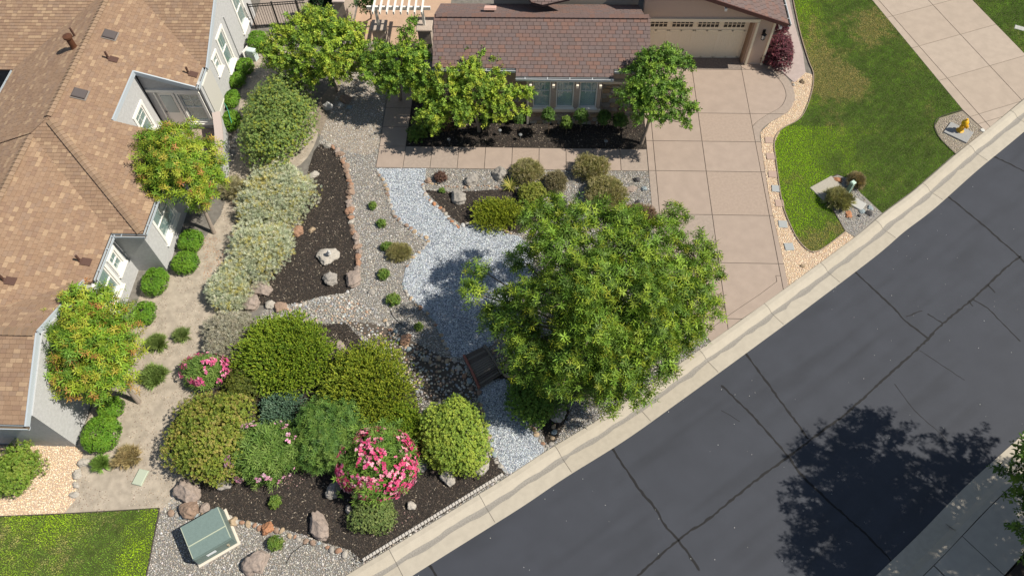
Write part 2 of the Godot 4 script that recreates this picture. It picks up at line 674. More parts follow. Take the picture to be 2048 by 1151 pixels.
const ROCK_COLOURS := {
	"grey": Color(0.520, 0.481, 0.442), "pale": Color(0.676, 0.624, 0.559), "rust": Color(0.546, 0.325, 0.221), "brown": Color(0.468, 0.332, 0.254), "dark": Color(0.11, 0.105, 0.11),
	"mauve": Color(0.520, 0.423, 0.370), "tan": Color(0.650, 0.494, 0.338), "blue": Color(0.429, 0.507, 0.546), "white": Color(0.800, 0.800, 0.800), "terracotta": Color(0.650, 0.312, 0.169), "quartz": Color(0.800, 0.800, 0.800),
}


func boulder(x: float, z: float, rx: float, rz: float, h: float, colour: String, label: String, variant: int, called := "boulder", turn := 0.0) -> Node3D:
	var xf := Transform3D(Basis(Vector3.UP, turn).scaled_local(Vector3(rx * 1.15, h * 0.72, rz * 1.15)), Vector3(x, h * 0.25, z))
	return place(called, rock_meshes[variant % rock_meshes.size()], tinted(colour, ROCK_COLOURS[colour]), label, "rock", "", xf)


# a line of stones along a path: world polyline, mean radius, how many colours
func stone_line(called: String, label: String, group: String, line: PackedVector2Array, r: float, colours: Array, gap := 1.0, wander := 0.3) -> void:
	var along := 0.0
	var curve := Curve2D.new()
	for p in line:
		curve.add_point(p)
	var total := curve.get_baked_length()
	while along < total:
		var k := r * rng.randf_range(0.65, 1.35)
		var p := curve.sample_baked(along) + Vector2(rng.randf_range(-1, 1), rng.randf_range(-1, 1)) * r * wander
		var colour: String = colours[rng.randi() % colours.size()]
		var xf := Transform3D(Basis(Vector3.UP, rng.randf() * TAU).scaled_local(Vector3(k * 1.2, k * rng.randf_range(0.55, 0.8), k * rng.randf_range(0.75, 1.05))), Vector3(p.x, k * 0.25, p.y))
		place(called, rock_meshes[rng.randi() % 9] if r > 0.11 else pebble_round(rng.randi() % 4), tinted(colour, ROCK_COLOURS[colour]), label, "stone", group, xf)
		along += k * 2.05 * gap


var rounds := []
func pebble_round(i: int) -> ArrayMesh:
	if rounds.is_empty():
		for k in 4:
			rounds.append(rock_mesh(500 + k * 3, 2, 2, 0.08))
	return rounds[i]


# ---------------------------------------------------------------- paving
func slab(parent: Node, called: String, poly: PackedVector2Array, top: float, material: Material, gap := 0.011) -> void:
	for q in Geometry2D.offset_polygon(poly, -gap, Geometry2D.JOIN_MITER):
		var b := Builder.new()
		b.prism(q, top - 0.09, top, 0.008)
		part(called, b.done(), material, parent)


func rect(x0: float, z0: float, x1: float, z1: float) -> PackedVector2Array:
	return PackedVector2Array([Vector2(x0, z0), Vector2(x1, z0), Vector2(x1, z1), Vector2(x0, z1)])


func cut_slabs(parent: Node, called: String, outline: PackedVector2Array, cells: Array, top: float, materials: Array) -> void:
	for cell in cells:
		for q in Geometry2D.intersect_polygons(cell, outline):
			if q.size() > 2 and not Geometry2D.is_polygon_clockwise(q):
				slab(parent, called, q, top, materials[rng.randi() % materials.size()])
			elif q.size() > 2:
				q.reverse()
				slab(parent, called, q, top, materials[rng.randi() % materials.size()])


func smooth_line(line: PackedVector2Array, step: float) -> PackedVector2Array:
	var c := Curve2D.new()
	for i in line.size():
		var t := (line[mini(i + 1, line.size() - 1)] - line[maxi(i - 1, 0)]) / 6.0
		c.add_point(line[i], -t, t)
	var out := PackedVector2Array()
	var total := c.get_baked_length()
	var n := maxi(2, int(total / step))
	for i in n + 1:
		out.append(c.sample_baked(total * i / n, true))
	return out


# profile: [offset to the right of the line, y]; swept along a level line and cut into pieces as long as each entry of lengths
func sweep(line: PackedVector2Array, from: int, to: int, profile: Array) -> ArrayMesh:
	var b := Builder.new()
	var prev := []
	for i in range(from, to + 1):
		var d := (line[mini(i + 1, line.size() - 1)] - line[maxi(i - 1, 0)]).normalized()
		var s := Vector2(-d.y, d.x)
		var ring := []
		for q in profile:
			var p: Vector2 = line[i] + s * q[0]
			ring.append(Vector3(p.x, q[1], p.y))
		if prev:
			for k in ring.size() - 1:
				b.quad(prev[k], ring[k], ring[k + 1], prev[k + 1])
		if i == from or i == to:
			for k in range(1, ring.size() - 1):
				b.tri(ring[0], ring[k], ring[k + 1])
		prev = ring
	return b.done()


func edging(called: String, label: String, line: PackedVector2Array, h: float, w: float, material: Material) -> void:
	var l := smooth_line(line, 0.15)
	place(called, sweep(l, 0, l.size() - 1, [[-w / 2, -0.03], [-w / 2, h], [w / 2, h], [w / 2, -0.03]]), material, label, "edging")


func ribbon(line: PackedVector2Array, w: float, y: float, jag: float) -> ArrayMesh:
	var l := smooth_line(line, 0.12)
	var b := Builder.new()
	var prev := []
	for i in l.size():
		var d := (l[mini(i + 1, l.size() - 1)] - l[maxi(i - 1, 0)]).normalized()
		var s := Vector2(-d.y, d.x)
		var m := l[i] + s * rng.randf_range(-jag, jag)
		var k := w * rng.randf_range(0.6, 1.3) * 0.5
		var p := m - s * k
		var q := m + s * k
		var ring := [Vector3(p.x, y, p.y), Vector3(q.x, y, q.y)]
		if prev:
			b.quad(prev[0], ring[0], ring[1], prev[1])
		prev = ring
	return b.done()


# ---------------------------------------------------------------- buildings
func roof_face(roof: Node3D, pts: Array, along: Vector3, expo: float, width: float, pal: Array, stock: Dictionary, deck: Material) -> void:
	var nrm := Vector3.ZERO
	for i in pts.size():
		nrm += pts[i].cross(pts[(i + 1) % pts.size()])
	nrm = nrm.normalized()
	if nrm.y < 0.0:
		nrm = -nrm
	var u := along.normalized()
	if nrm.cross(u).y < 0.0:
		u = -u
	var w := nrm.cross(u)
	var o: Vector3 = pts[0]
	for p in pts:
		if p.y < o.y:
			o = p
	var poly := PackedVector2Array()
	for p in pts:
		poly.append(Vector2((p - o).dot(u), (p - o).dot(w)))
	if Geometry2D.is_polygon_clockwise(poly):
		poly.reverse()
	# the boarded deck under the shingles
	var db := Builder.new()
	var tr := Geometry2D.triangulate_polygon(poly)
	var at := func(q: Vector2, lift: float) -> Vector3: return o + u * q.x + w * q.y + nrm * lift
	for i in range(0, tr.size(), 3):
		db.tri(at.call(poly[tr[i]], 0.0), at.call(poly[tr[i + 1]], 0.0), at.call(poly[tr[i + 2]], 0.0))
		db.tri(at.call(poly[tr[i]], -0.11), at.call(poly[tr[i + 1]], -0.11), at.call(poly[tr[i + 2]], -0.11))
	for i in poly.size():
		var j := (i + 1) % poly.size()
		db.quad(at.call(poly[i], 0.0), at.call(poly[j], 0.0), at.call(poly[j], -0.11), at.call(poly[i], -0.11))
	part("deck", db.done(), deck, roof)
	var lo := poly[0]
	var hi := poly[0]
	for p in poly:
		lo = lo.min(p)
		hi = hi.max(p)
	var frame := Basis(u, nrm, -w)
	var rows := int(ceil(hi.y / expo))
	for j in rows:
		var v0 := j * expo
		var x := lo.x - width * (0.5 * (j % 2) + rng.randf() * 0.4)
		while x < hi.x:
			var wide = width * (1.0 if stock.even else [0.8, 1.0, 1.0, 1.25][rng.randi() % 4])
			var cell := PackedVector2Array([Vector2(x + stock.gap, v0), Vector2(x + wide - stock.gap, v0), Vector2(x + wide - stock.gap, v0 + expo), Vector2(x + stock.gap, v0 + expo)])
			var full := true
			for q in cell:
				if not Geometry2D.is_point_in_polygon(q, poly):
					full = false
			var k := rng.randi() % pal.size()
			if full and stock.left > 0:
				stock.left -= 1
				part("shingle", shingle_mesh(wide - 2.0 * stock.gap + 0.008, expo, pal, k, stock.key), stock.mat, roof, Transform3D(frame, o + u * (x + stock.gap) + w * v0 + nrm * 0.004))
			else:
				var pieces: Array = [cell] if full else Geometry2D.intersect_polygons(cell, poly)
				var b: Builder = stock.rest
				b.tint = pal[k]
				for q in pieces:
					if q.size() < 3:
						continue
					if Geometry2D.is_polygon_clockwise(q):
						q.reverse()
					var ring := []
					for p in q:
						ring.append(at.call(p, 0.004 + 0.016 * (1.0 - (p.y - v0) / expo)))
					for i in range(1, q.size() - 1):
						b.tri(ring[0], ring[i + 1], ring[i])
					for i in q.size():
						var m: int = (i + 1) % q.size()
						if absf(q[i].y - v0) < 0.001 and absf(q[m].y - v0) < 0.001:
							b.quad(at.call(q[i], 0.0), ring[i], ring[m], at.call(q[m], 0.0))
			x += wide


var shingles := {}
func shingle_mesh(wide: float, expo: float, pal: Array, k: int, key: String) -> ArrayMesh:
	var id := "%s %.2f %d" % [key, wide, k]
	if not shingles.has(id):
		var b := Builder.new()
		b.tint = pal[k]
		var x1 := wide - 0.008
		b.quad(Vector3(0, 0.016, 0), Vector3(0, 0, -expo), Vector3(x1, 0, -expo), Vector3(x1, 0.016, 0))
		b.quad(Vector3(0, -0.003, 0), Vector3(0, 0.016, 0), Vector3(x1, 0.016, 0), Vector3(x1, -0.003, 0))
		b.tri(Vector3(0, 0.016, 0), Vector3(0, -0.003, 0), Vector3(0, 0, -expo))
		b.tri(Vector3(x1, 0.016, 0), Vector3(x1, 0, -expo), Vector3(x1, -0.003, 0))
		shingles[id] = b.done()
	return shingles[id]


# overlapping caps along a ridge or hip; side slopes fall away on both sides
func caps(roof: Node3D, a: Vector3, b: Vector3, fall: float, half: float, step: float, pal: Array, material: Material) -> void:
	var d := (b - a).normalized()
	var side := d.cross(Vector3.UP).normalized()
	var n := int(a.distance_to(b) / step)
	var meshes := []
	for k in pal.size():
		var m := Builder.new()
		m.tint = pal[k]
		for s in [-1.0, 1.0]:
			var p := [Vector3(0, 0.075, 0.03), Vector3(0, 0.04, -step * 1.15), Vector3(s * half, 0.04 - half * fall, -step * 1.15), Vector3(s * half, 0.075 - half * fall, 0.03)]
			if s > 0:
				m.quad(p[0], p[1], p[2], p[3])
			else:
				m.quad(p[3], p[2], p[1], p[0])
			m.quad(p[0] - Vector3(0, 0.03, 0), p[0], p[3], p[3] - Vector3(0, 0.03, 0))
		meshes.append(m.done())
	var f := Basis(side, side.cross(d), -d)
	for i in n:
		part("ridge_cap", meshes[rng.randi() % pal.size()], material, roof, Transform3D(f, a + d * (i + 0.1) * step))


func gutter(house: Node3D, a: Vector3, b: Vector3, out: Vector3, paint: Material, inner: Material) -> void:
	var m := Builder.new()
	var d := (b - a).normalized()
	var l := a.distance_to(b)
	var f := Basis(d, Vector3.UP, out)
	var c := (a + b) / 2 + out * 0.06 - Vector3(0, 0.05, 0)
	m.box(c + out * 0.055, Vector3(l, 0.11, 0.012), f)
	m.box(c - out * 0.055, Vector3(l, 0.11, 0.012), f)
	m.box(c + out * 0.062 + Vector3(0, 0.057, 0), Vector3(l, 0.014, 0.026), f)
	m.box(c - Vector3(0, 0.052, 0), Vector3(l, 0.012, 0.11), f)
	var n := int(l / 0.95)
	for i in n:
		m.box(a + d * (0.4 + i * 0.95) + out * 0.06 + Vector3(0, 0.012, 0), Vector3(0.028, 0.008, 0.13), f)
	var g := part("gutter", m.done(), paint, house)
	var t := Builder.new()
	t.box(c - Vector3(0, 0.036, 0), Vector3(l - 0.03, 0.018, 0.096), f)
	part("leaf_litter", t.done(), inner, g)


# a wall plate: origin at its lower left corner seen from outside, u along it, openings [u0, v0, u1, v1]
func plate(b: Builder, o: Vector3, u: Vector3, w: float, h: float, thick: float, openings: Array = []) -> void:
	var n := u.cross(Vector3.UP)
	var us := [0.0, w]
	var vs := [0.0, h]
	for q in openings:
		us.append_array([q[0], q[2]])
		vs.append_array([q[1], q[3]])
	us.sort()
	vs.sort()
	for i in us.size() - 1:
		for j in vs.size() - 1:
			if us[i + 1] - us[i] < 0.001 or vs[j + 1] - vs[j] < 0.001:
				continue
			var cu: float = (us[i] + us[i + 1]) / 2
			var cv: float = (vs[j] + vs[j + 1]) / 2
			var open := false
			for q in openings:
				if cu > q[0] and cu < q[2] and cv > q[1] and cv < q[3]:
					open = true
			if not open:
				b.box(o + u * cu + Vector3(0, cv, 0) - n * thick / 2, Vector3(us[i + 1] - us[i], vs[j + 1] - vs[j], thick), Basis(u, Vector3.UP, n))


func upright(b: Builder, o: Vector3, u: Vector3, pts: Array, thick: float) -> void:   # upright polygon [u, v] with a thickness behind it
	var n := u.cross(Vector3.UP)
	var poly := PackedVector2Array()
	for p in pts:
		poly.append(Vector2(p[0], p[1]))
	var t := Geometry2D.triangulate_polygon(poly)
	for i in range(0, t.size(), 3):
		var q := []
		for k in 3:
			q.append(o + u * poly[t[i + k]].x + Vector3(0, poly[t[i + k]].y, 0))
		if (q[2] - q[0]).cross(q[1] - q[0]).dot(n) < 0:
			q = [q[0], q[2], q[1]]
		b.tri(q[0], q[1], q[2])
		b.tri(q[0] - n * thick, q[2] - n * thick, q[1] - n * thick)
	for i in poly.size():
		var j := (i + 1) % poly.size()
		var A := o + u * poly[i].x + Vector3(0, poly[i].y, 0)
		var B := o + u * poly[j].x + Vector3(0, poly[j].y, 0)
		b.quad(A, B, B - n * thick, A - n * thick)


# a sash window in an opening; o = lower left corner on the wall face
func window(house: Node3D, o: Vector3, u: Vector3, w: float, h: float, cols: int, rows: int, trim: float, paint: Material, behind: Material, slats := false, upper_only := true) -> void:
	var n := u.cross(Vector3.UP)
	var f := Basis(u, Vector3.UP, n)
	var c := o + u * w / 2 + Vector3(0, h / 2, 0)
	var b := Builder.new()
	for s in [-1.0, 1.0]:
		var bar := 0.026 if slats else 0.05
		b.box(c + u * s * (w / 2 - bar / 2) - n * 0.05, Vector3(bar, h, 0.07), f)
		b.box(c + Vector3(0, s * (h / 2 - bar / 2), 0) - n * 0.05, Vector3(w - bar * 2, bar, 0.07), f)
		if trim > 0.0:
			b.box(c + u * s * (w / 2 + trim / 2) + n * 0.02, Vector3(trim, h + 0.002, 0.05), f)
			b.box(c + Vector3(0, s * (h / 2 + trim / 2), 0) + n * 0.023, Vector3(w + 2 * trim + 0.02, trim, 0.055), f)
	var win := part("window", b.done(), paint, house)
	b = Builder.new()
	b.box(c - n * 0.07, Vector3(w - 0.08, h - 0.08, 0.006), f)
	part("pane", b.done(), glass_mat(), win)
	b = Builder.new()
	b.box(c + Vector3(0, h * 0.12 if slats else 0.0, 0) - n * 0.055, Vector3(w - 0.1, 0.016 if slats else 0.045, 0.045), f)
	part("meeting_rail", b.done(), paint, win)
	for k in (1 if upper_only else 2):
		var mid := c + Vector3(0, h * 0.25 * (1 if k == 0 else -1), 0)
		for i in range(1, cols):
			b = Builder.new()
			b.box(mid + u * (w * (float(i) / cols - 0.5)) - n * 0.06, Vector3(0.016, h * 0.5 - 0.05, 0.014), f)
			part("muntin", b.done(), paint, win)
		for i in range(1, rows):
			b = Builder.new()
			b.box(mid + Vector3(0, h * 0.5 * (float(i) / rows - 0.5), 0) - n * 0.062, Vector3(w - 0.1, 0.016, 0.012), f)
			part("muntin", b.done(), paint, win)
	if trim > 0.0:
		b = Builder.new()
		b.box(c - Vector3(0, h / 2 + trim + 0.03, 0) + n * 0.04, Vector3(w + 2 * trim + 0.1, 0.055, 0.11), f)
		part("sill", b.done(), paint, win)
	b = Builder.new()
	if slats:
		var k := int(h / 0.06)
		for i in k:
			b.box(c + Vector3(0, -h / 2 + (i + 0.5) * h / k, 0) - n * 0.115, Vector3(w - 0.06, h / k * 0.86, 0.006), f.rotated(u, -0.35))
		part("blind", b.done(), mat("blind", Color(0.30, 0.38, 0.375), 0.6), win)
		b = Builder.new()
	for k in [-1.0, 1.0]:   # the room seen through the pane: plastered sides, ceiling, floor and back wall
		b.box(c + u * k * (w / 2 + 0.26) - n * 0.8, Vector3(0.02, h + 0.5, 1.16), f)
		b.box(c + Vector3(0, k * (h / 2 + 0.26), 0) - n * 0.8, Vector3(w + 0.5, 0.02, 1.16), f)
	b.box(c - n * 1.39, Vector3(w + 0.54, h + 0.54, 0.02), f)
	part("room", b.done(), behind, win)


func veneer(wall: Node3D, o: Vector3, u: Vector3, w: float, h: float, row: float) -> void:   # irregular stones set in mortar
	var n := u.cross(Vector3.UP)
	var v := 0.0
	var tones := ["pale", "grey", "tan", "mauve", "brown", "pale", "tan"]
	while v < h - 0.03:
		var rh := minf(row * rng.randf_range(0.6, 1.5), h - v)
		var x := 0.0
		while x < w - 0.02:
			var rw := minf(rh * rng.randf_range(0.9, 2.4), w - x)
			if w - x - rw < 0.06:
				rw = w - x
			var g := 0.010
			var j := minf(rw, rh) * 0.22
			var ring := []
			for q in [[g, g + j], [g + j, g], [rw - g - j * 0.7, g], [rw - g, g + j * 1.1], [rw - g, rh - g - j], [rw - g - j, rh - g], [g + j * 0.8, rh - g], [g, rh - g - j * 0.9]]:
				ring.append([x + q[0] + rng.randf_range(-0.3, 0.3) * j * 0.5, v + q[1]])
			var b := Builder.new()
			var deep := rng.randf_range(0.03, 0.06)
			upright(b, o + n * deep, u, ring, deep)
			var tone: String = tones[rng.randi() % tones.size()]
			part("stone", b.done(), tinted(tone, ROCK_COLOURS[tone]), wall)
			x += rw
		v += rh


func pipe_vent(house: Node3D, at: Vector3, h: float, r: float, tilt: Vector3) -> void:
	var rust := mat("painted vent", Color(0.085, 0.045, 0.035), 0.6)
	var b := Builder.new()
	b.lathe(at, [[r * 2.2, -0.02], [r * 1.6, 0.05], [r, 0.09], [r, h], [r * 0.8, h], [0.0, h - 0.02]], 12)
	var p := part("vent_pipe", b.done(), rust, house)
	b = Builder.new()
	var x := Vector3(0, 0, 1)
	b.box(at + Vector3(0.19, -0.03, 0.0), Vector3(0.34, 0.012, 0.3), Basis(tilt.cross(x).normalized() * -1.0, tilt, x))
	part("flashing", b.done(), rust, p)


func left_house() -> void:
	var stucco := mat("grey stucco", Color(0.55, 0.56, 0.575), 0.92, "soft", 0.8, 0.25, "soft", 2.7)
	var trim := mat("white trim", Color(0.78, 0.77, 0.74), 0.55)
	var metal := mat("gutter paint", Color(0.42, 0.47, 0.52), 0.4)
	var litter := mat("gutter litter", Color(0.17, 0.13, 0.09), 0.95, "speckle", 0.3)
	var dark := mat("room plaster", Color(0.48, 0.47, 0.44), 0.9)
	var deck := mat("roof deck brown", Color(0.17, 0.11, 0.08), 0.9)
	var field := mat("shingle granules", Color(1, 1, 1), 0.95, "speckle", 0.25, 0.3, "soft", 3.0)
	var pal := [Color(0.41, 0.275, 0.19), Color(0.385, 0.255, 0.175), Color(0.44, 0.30, 0.205), Color(0.39, 0.27, 0.195), Color(0.53, 0.375, 0.25), Color(0.365, 0.24, 0.17), Color(0.42, 0.285, 0.195), Color(0.40, 0.265, 0.18)]
	var h := thing("house", "grey stucco house with tan shingle roof and open entry porch", "house", Vector3.ZERO)
	var east := Vector3(0, 0, -1)   # walls that face +x run towards -z
	var south := Vector3(1, 0, 0)
	# walls
	var b := Builder.new()
	upright(b, Vector3(-16.0, -0.1, -8.75), east, [[0, 0], [4.9, 0], [4.9, 2.86], [2.42, 3.9], [0, 2.86]], 0.2)
	part("gable_wall", b.done(), stucco, h)
	b = Builder.new()
	plate(b, Vector3(-30, -0.1, -8.75), south, 13.8, 2.88, 0.2)
	part("wall", b.done(), stucco, h)
	b = Builder.new()
	plate(b, Vector3(-16.0, -0.1, -13.65), east, 2.48, 2.75, 0.2, [[0.15, 0.92, 1.25, 2.3], [1.62, 1.25, 2.12, 2.1]])
	part("wall", b.done(), stucco, h)
	window(h, Vector3(-16.0, 0.82, -13.8), east, 1.1, 1.38, 2, 1, 0.13, trim, dark)
	window(h, Vector3(-16.0, 1.15, -15.27), east, 0.5, 0.85, 2, 1, 0.11, trim, dark, false, false)
	b = Builder.new()
	plate(b, Vector3(-16.2, -0.1, -16.13), south, 1.4, 2.75, 0.2)
	part("wall", b.done(), stucco, h)
	b = Builder.new()
	plate(b, Vector3(-14.8, -0.1, -16.33), east, 4.67, 2.75, 0.2, [[0.75, 0.85, 2.1, 2.35]])
	part("wall", b.done(), stucco, h)
	window(h, Vector3(-14.8, 0.75, -17.08), east, 1.35, 1.5, 2, 1, 0.12, trim, dark)
	# entry porch: side wall, back wall with door and window, low curved parapet
	b = Builder.new()
	plate(b, Vector3(-17.05, -0.1, -20.9), east, 2.95, 3.52, 0.2, [[1.45, 0.95, 2.3, 2.3]])
	part("porch_wall", b.done(), stucco, h)
	window(h, Vector3(-17.05, 0.85, -22.35), east, 0.85, 1.35, 2, 2, 0.14, trim, mat("ochre room", Color(0.50, 0.42, 0.24), 0.8))
	b = Builder.new()
	plate(b, Vector3(-17.05, -0.1, -23.95), south, 2.5, 2.72, 0.2, [[0.35, 0.1, 1.15, 2.25], [1.35, 0.55, 2.25, 2.2]])
	upright(b, Vector3(-17.05, -0.1, -23.95), south, [[0, 2.72], [2.5, 2.72], [0.4, 3.45], [0, 3.5]], 0.2)
	part("porch_wall", b.done(), stucco, h)
	b = Builder.new()
	b.box(Vector3(-15.85, 2.3, -23.92), Vector3(2.3, 0.14, 0.1))
	part("porch_lintel", b.done(), trim, h)
	window(h, Vector3(-15.7, 0.45, -23.95), south, 0.9, 1.65, 2, 2, 0.1, trim, dark)
	b = Builder.new()
	b.box(Vector3(-16.3, 1.05, -24.03), Vector3(0.78, 2.1, 0.06))
	for k in [[-0.41, 0.06], [0.41, 0.06]]:
		b.box(Vector3(-16.3 + k[0], 1.08, -23.97), Vector3(k[1], 2.2, 0.14))
	var door := part("front_door", b.done(), trim, h)
	b = Builder.new()
	b.box(Vector3(-16.3, 1.45, -23.99), Vector3(0.5, 1.0, 0.03))
	part("door_light", b.done(), mat("frosted light", Color(0.42, 0.47, 0.47), 0.15), door)
	b = Builder.new()
	b.lathe(Vector3(-16.62, 1.0, -23.95), [[0.0, -0.03], [0.035, -0.01], [0.035, 0.01], [0.0, 0.03]], 10)
	part("handle", b.done(), mat("black iron", Color(0.02, 0.02, 0.022), 0.45), door)
	b = Builder.new()
	b.box(Vector3(-15.7, -0.02, -22.4), Vector3(2.7, 0.1, 3.0))
	part("porch_floor", b.done(), mat("porch concrete", Color(0.40, 0.31, 0.27), 0.9, "fine", 0.5), h)
	b = Builder.new()
	var cap := Builder.new()
	var arc := []
	for i in 13:
		var t := i / 12.0
		arc.append(Vector2(-14.35 + 0.72 * sin(t * PI * 0.5), -23.9 + 3.1 * t))
	for i in 12:
		var p: Vector2 = arc[i]
		var q: Vector2 = arc[i + 1]
		var s := (q - p).orthogonal().normalized() * 0.14
		b.hexa([Vector3(p.x + s.x, -0.05, p.y + s.y), Vector3(q.x + s.x, -0.05, q.y + s.y), Vector3(q.x - s.x, -0.05, q.y - s.y), Vector3(p.x - s.x, -0.05, p.y - s.y), Vector3(p.x + s.x, 1.0, p.y + s.y), Vector3(q.x + s.x, 1.0, q.y + s.y), Vector3(q.x - s.x, 1.0, q.y - s.y), Vector3(p.x - s.x, 1.0, p.y - s.y)])
		s *= 1.25
		cap.hexa([Vector3(p.x + s.x, 1.003, p.y + s.y), Vector3(q.x + s.x, 1.003, q.y + s.y), Vector3(q.x - s.x, 1.003, q.y - s.y), Vector3(p.x - s.x, 1.003, p.y - s.y), Vector3(p.x + s.x, 1.09, p.y + s.y), Vector3(q.x + s.x, 1.09, q.y + s.y), Vector3(q.x - s.x, 1.09, q.y - s.y), Vector3(p.x - s.x, 1.09, p.y - s.y)])
	var low := part("parapet", b.done(), stucco, h)
	part("coping", cap.done(), mat("pink coping", Color(0.52, 0.44, 0.41), 0.9, "fine", 0.5), low)
	# tall wall behind the porch, under the back gable
	b = Builder.new()
	plate(b, Vector3(-14.62, -0.1, -23.95), east, 8.0, 2.75, 0.2, [[0.35, 0.75, 1.25, 2.45], [2.05, 1.55, 2.55, 2.3], [3.15, 0.75, 3.95, 2.5], [6.0, 0.75, 6.9, 2.5]])
	upright(b, Vector3(-14.62, 2.65, -25.0), east, [[0, 0], [6.95, 0], [6.95, 2.4], [5.3, 1.9]], 0.2)
	part("wall", b.done(), stucco, h)
	window(h, Vector3(-14.62, 0.65, -24.3), east, 0.9, 1.7, 2, 2, 0.13, trim, dark)
	window(h, Vector3(-14.62, 1.45, -26.0), east, 0.5, 0.75, 2, 1, 0.11, trim, dark, false, false)
	window(h, Vector3(-14.62, 0.65, -27.1), east, 0.8, 1.75, 2, 1, 0.13, trim, dark)
	window(h, Vector3(-14.62, 0.65, -29.95), east, 0.9, 1.75, 2, 1, 0.13, trim, dark)
	b = Builder.new()
	b.box(Vector3(-14.59, 1.25, -28.5), Vector3(0.05, 2.6, 0.07))
	part("downspout", b.done(), stucco, h)
	# roof
	var roof := Node3D.new()
	roof.name = "roof"
	h.add_child(roof)
	var stock := {"left": 290, "rest": Builder.new(), "mat": field, "key": "left", "even": false, "gap": 0.004}
	var X := Vector3(1, 0, 0)
	var Z := Vector3(0, 0, 1)
	var E := 0.15
	var W := 0.235
	roof_face(roof, [Vector3(-26, 2.80, -8.42), Vector3(-16.1, 2.80, -8.42), Vector3(-16.1, 3.98, -11.13), Vector3(-26, 3.98, -11.13)], X, E, W, pal, stock, deck)
	roof_face(roof, [Vector3(-15.85, 2.65, -13.9), Vector3(-15.85, 2.65, -16.05), Vector3(-19.5, 4.0, -19.7), Vector3(-19.5, 4.0, -11.13)], Z, E, W, pal, stock, deck)
	roof_face(roof, [Vector3(-15.85, 2.65, -16.05), Vector3(-14.65, 2.65, -16.05), Vector3(-18.95, 4.24, -20.35), Vector3(-19.5, 4.0, -19.7)], X, E, W, pal, stock, deck)
	roof_face(roof, [Vector3(-16.1, 2.79, -13.85), Vector3(-16.1, 3.98, -11.13), Vector3(-19.5, 3.98, -11.13)], X, E, W, pal, stock, deck)
	roof_face(roof, [Vector3(-14.65, 2.65, -16.05), Vector3(-14.65, 2.65, -20.95), Vector3(-16.95, 3.5, -20.95), Vector3(-16.95, 3.5, -23.75), Vector3(-14.65, 2.65, -23.75), Vector3(-14.65, 2.65, -25.0), Vector3(-18.95, 4.24, -29.3), Vector3(-18.95, 4.24, -20.35)], Z, E, W, pal, stock, deck)
	roof_face(roof, [Vector3(-14.5, 2.65, -25.0), Vector3(-14.5, 4.61, -30.3), Vector3(-18.95, 4.61, -30.3), Vector3(-18.95, 4.24, -29.3), Vector3(-14.65, 2.65, -25.0)], X, E, W, pal, stock, deck)
	roof_face(roof, [Vector3(-14.5, 4.61, -30.3), Vector3(-14.5, 3.1, -34.5), Vector3(-24, 3.1, -34.5), Vector3(-24, 4.61, -30.3)], X, E, W, pal, stock, deck)
	roof_face(roof, [Vector3(-22.8, 2.78, -11.13), Vector3(-22.8, 2.78, -19.7), Vector3(-19.5, 4.0, -19.7), Vector3(-19.5, 4.0, -11.13)], Z, E, W, pal, stock, deck)
	roof_face(roof, [Vector3(-22.8, 2.82, -19.72), Vector3(-22.8, 2.82, -24.6), Vector3(-19.6, 4.0, -27.8), Vector3(-18.95, 4.24, -28.45), Vector3(-18.95, 4.24, -20.35), Vector3(-19.5, 4.03, -19.72)], Z, E, W, pal, stock, deck)
	roof_face(roof, [Vector3(-32, 2.78, -24.6), Vector3(-22.8, 2.78, -24.6), Vector3(-18.95, 4.24, -28.45), Vector3(-18.95, 4.61, -29.5), Vector3(-32, 4.61, -29.5)], X, E, W, pal, stock, deck)
	var rest := part("shingle_field", stock.rest.done(), field, roof)
	rest.set_meta("kind", "stuff")
	var cpal := [Color(0.40, 0.28, 0.19), Color(0.37, 0.255, 0.18), Color(0.43, 0.30, 0.21)]
	caps(roof, Vector3(-14.7, 2.69, -16.1), Vector3(-18.9, 4.25, -20.3), 0.3, 0.15, 0.2, cpal, field)
	caps(roof, Vector3(-19.5, 4.02, -11.2), Vector3(-19.5, 4.02, -19.7), 0.37, 0.15, 0.2, cpal, field)
	caps(roof, Vector3(-18.95, 4.26, -20.4), Vector3(-18.95, 4.26, -28.4), 0.37, 0.15, 0.2, cpal, field)
	caps(roof, Vector3(-16.15, 4.0, -11.13), Vector3(-19.4, 4.0, -11.13), 0.42, 0.15, 0.2, cpal, field)
	# gutters and fascias
	gutter(h, Vector3(-26, 2.76, -8.4), Vector3(-15.98, 2.76, -8.4), Vector3(0, 0, 1), metal, litter)
	gutter(h, Vector3(-15.83, 2.62, -14.0), Vector3(-15.83, 2.62, -16.0), X, metal, litter)
	gutter(h, Vector3(-15.83, 2.62, -16.03), Vector3(-14.52, 2.62, -16.03), Z, metal, litter)
	gutter(h, Vector3(-14.63, 2.62, -16.05), Vector3(-14.63, 2.62, -20.95), X, metal, litter)
	gutter(h, Vector3(-14.63, 2.62, -23.75), Vector3(-14.63, 2.62, -25.3), X, metal, litter)
	gutter(h, Vector3(-22.83, 2.76, -11.2), Vector3(-22.83, 2.76, -24.6), -X, metal, litter)
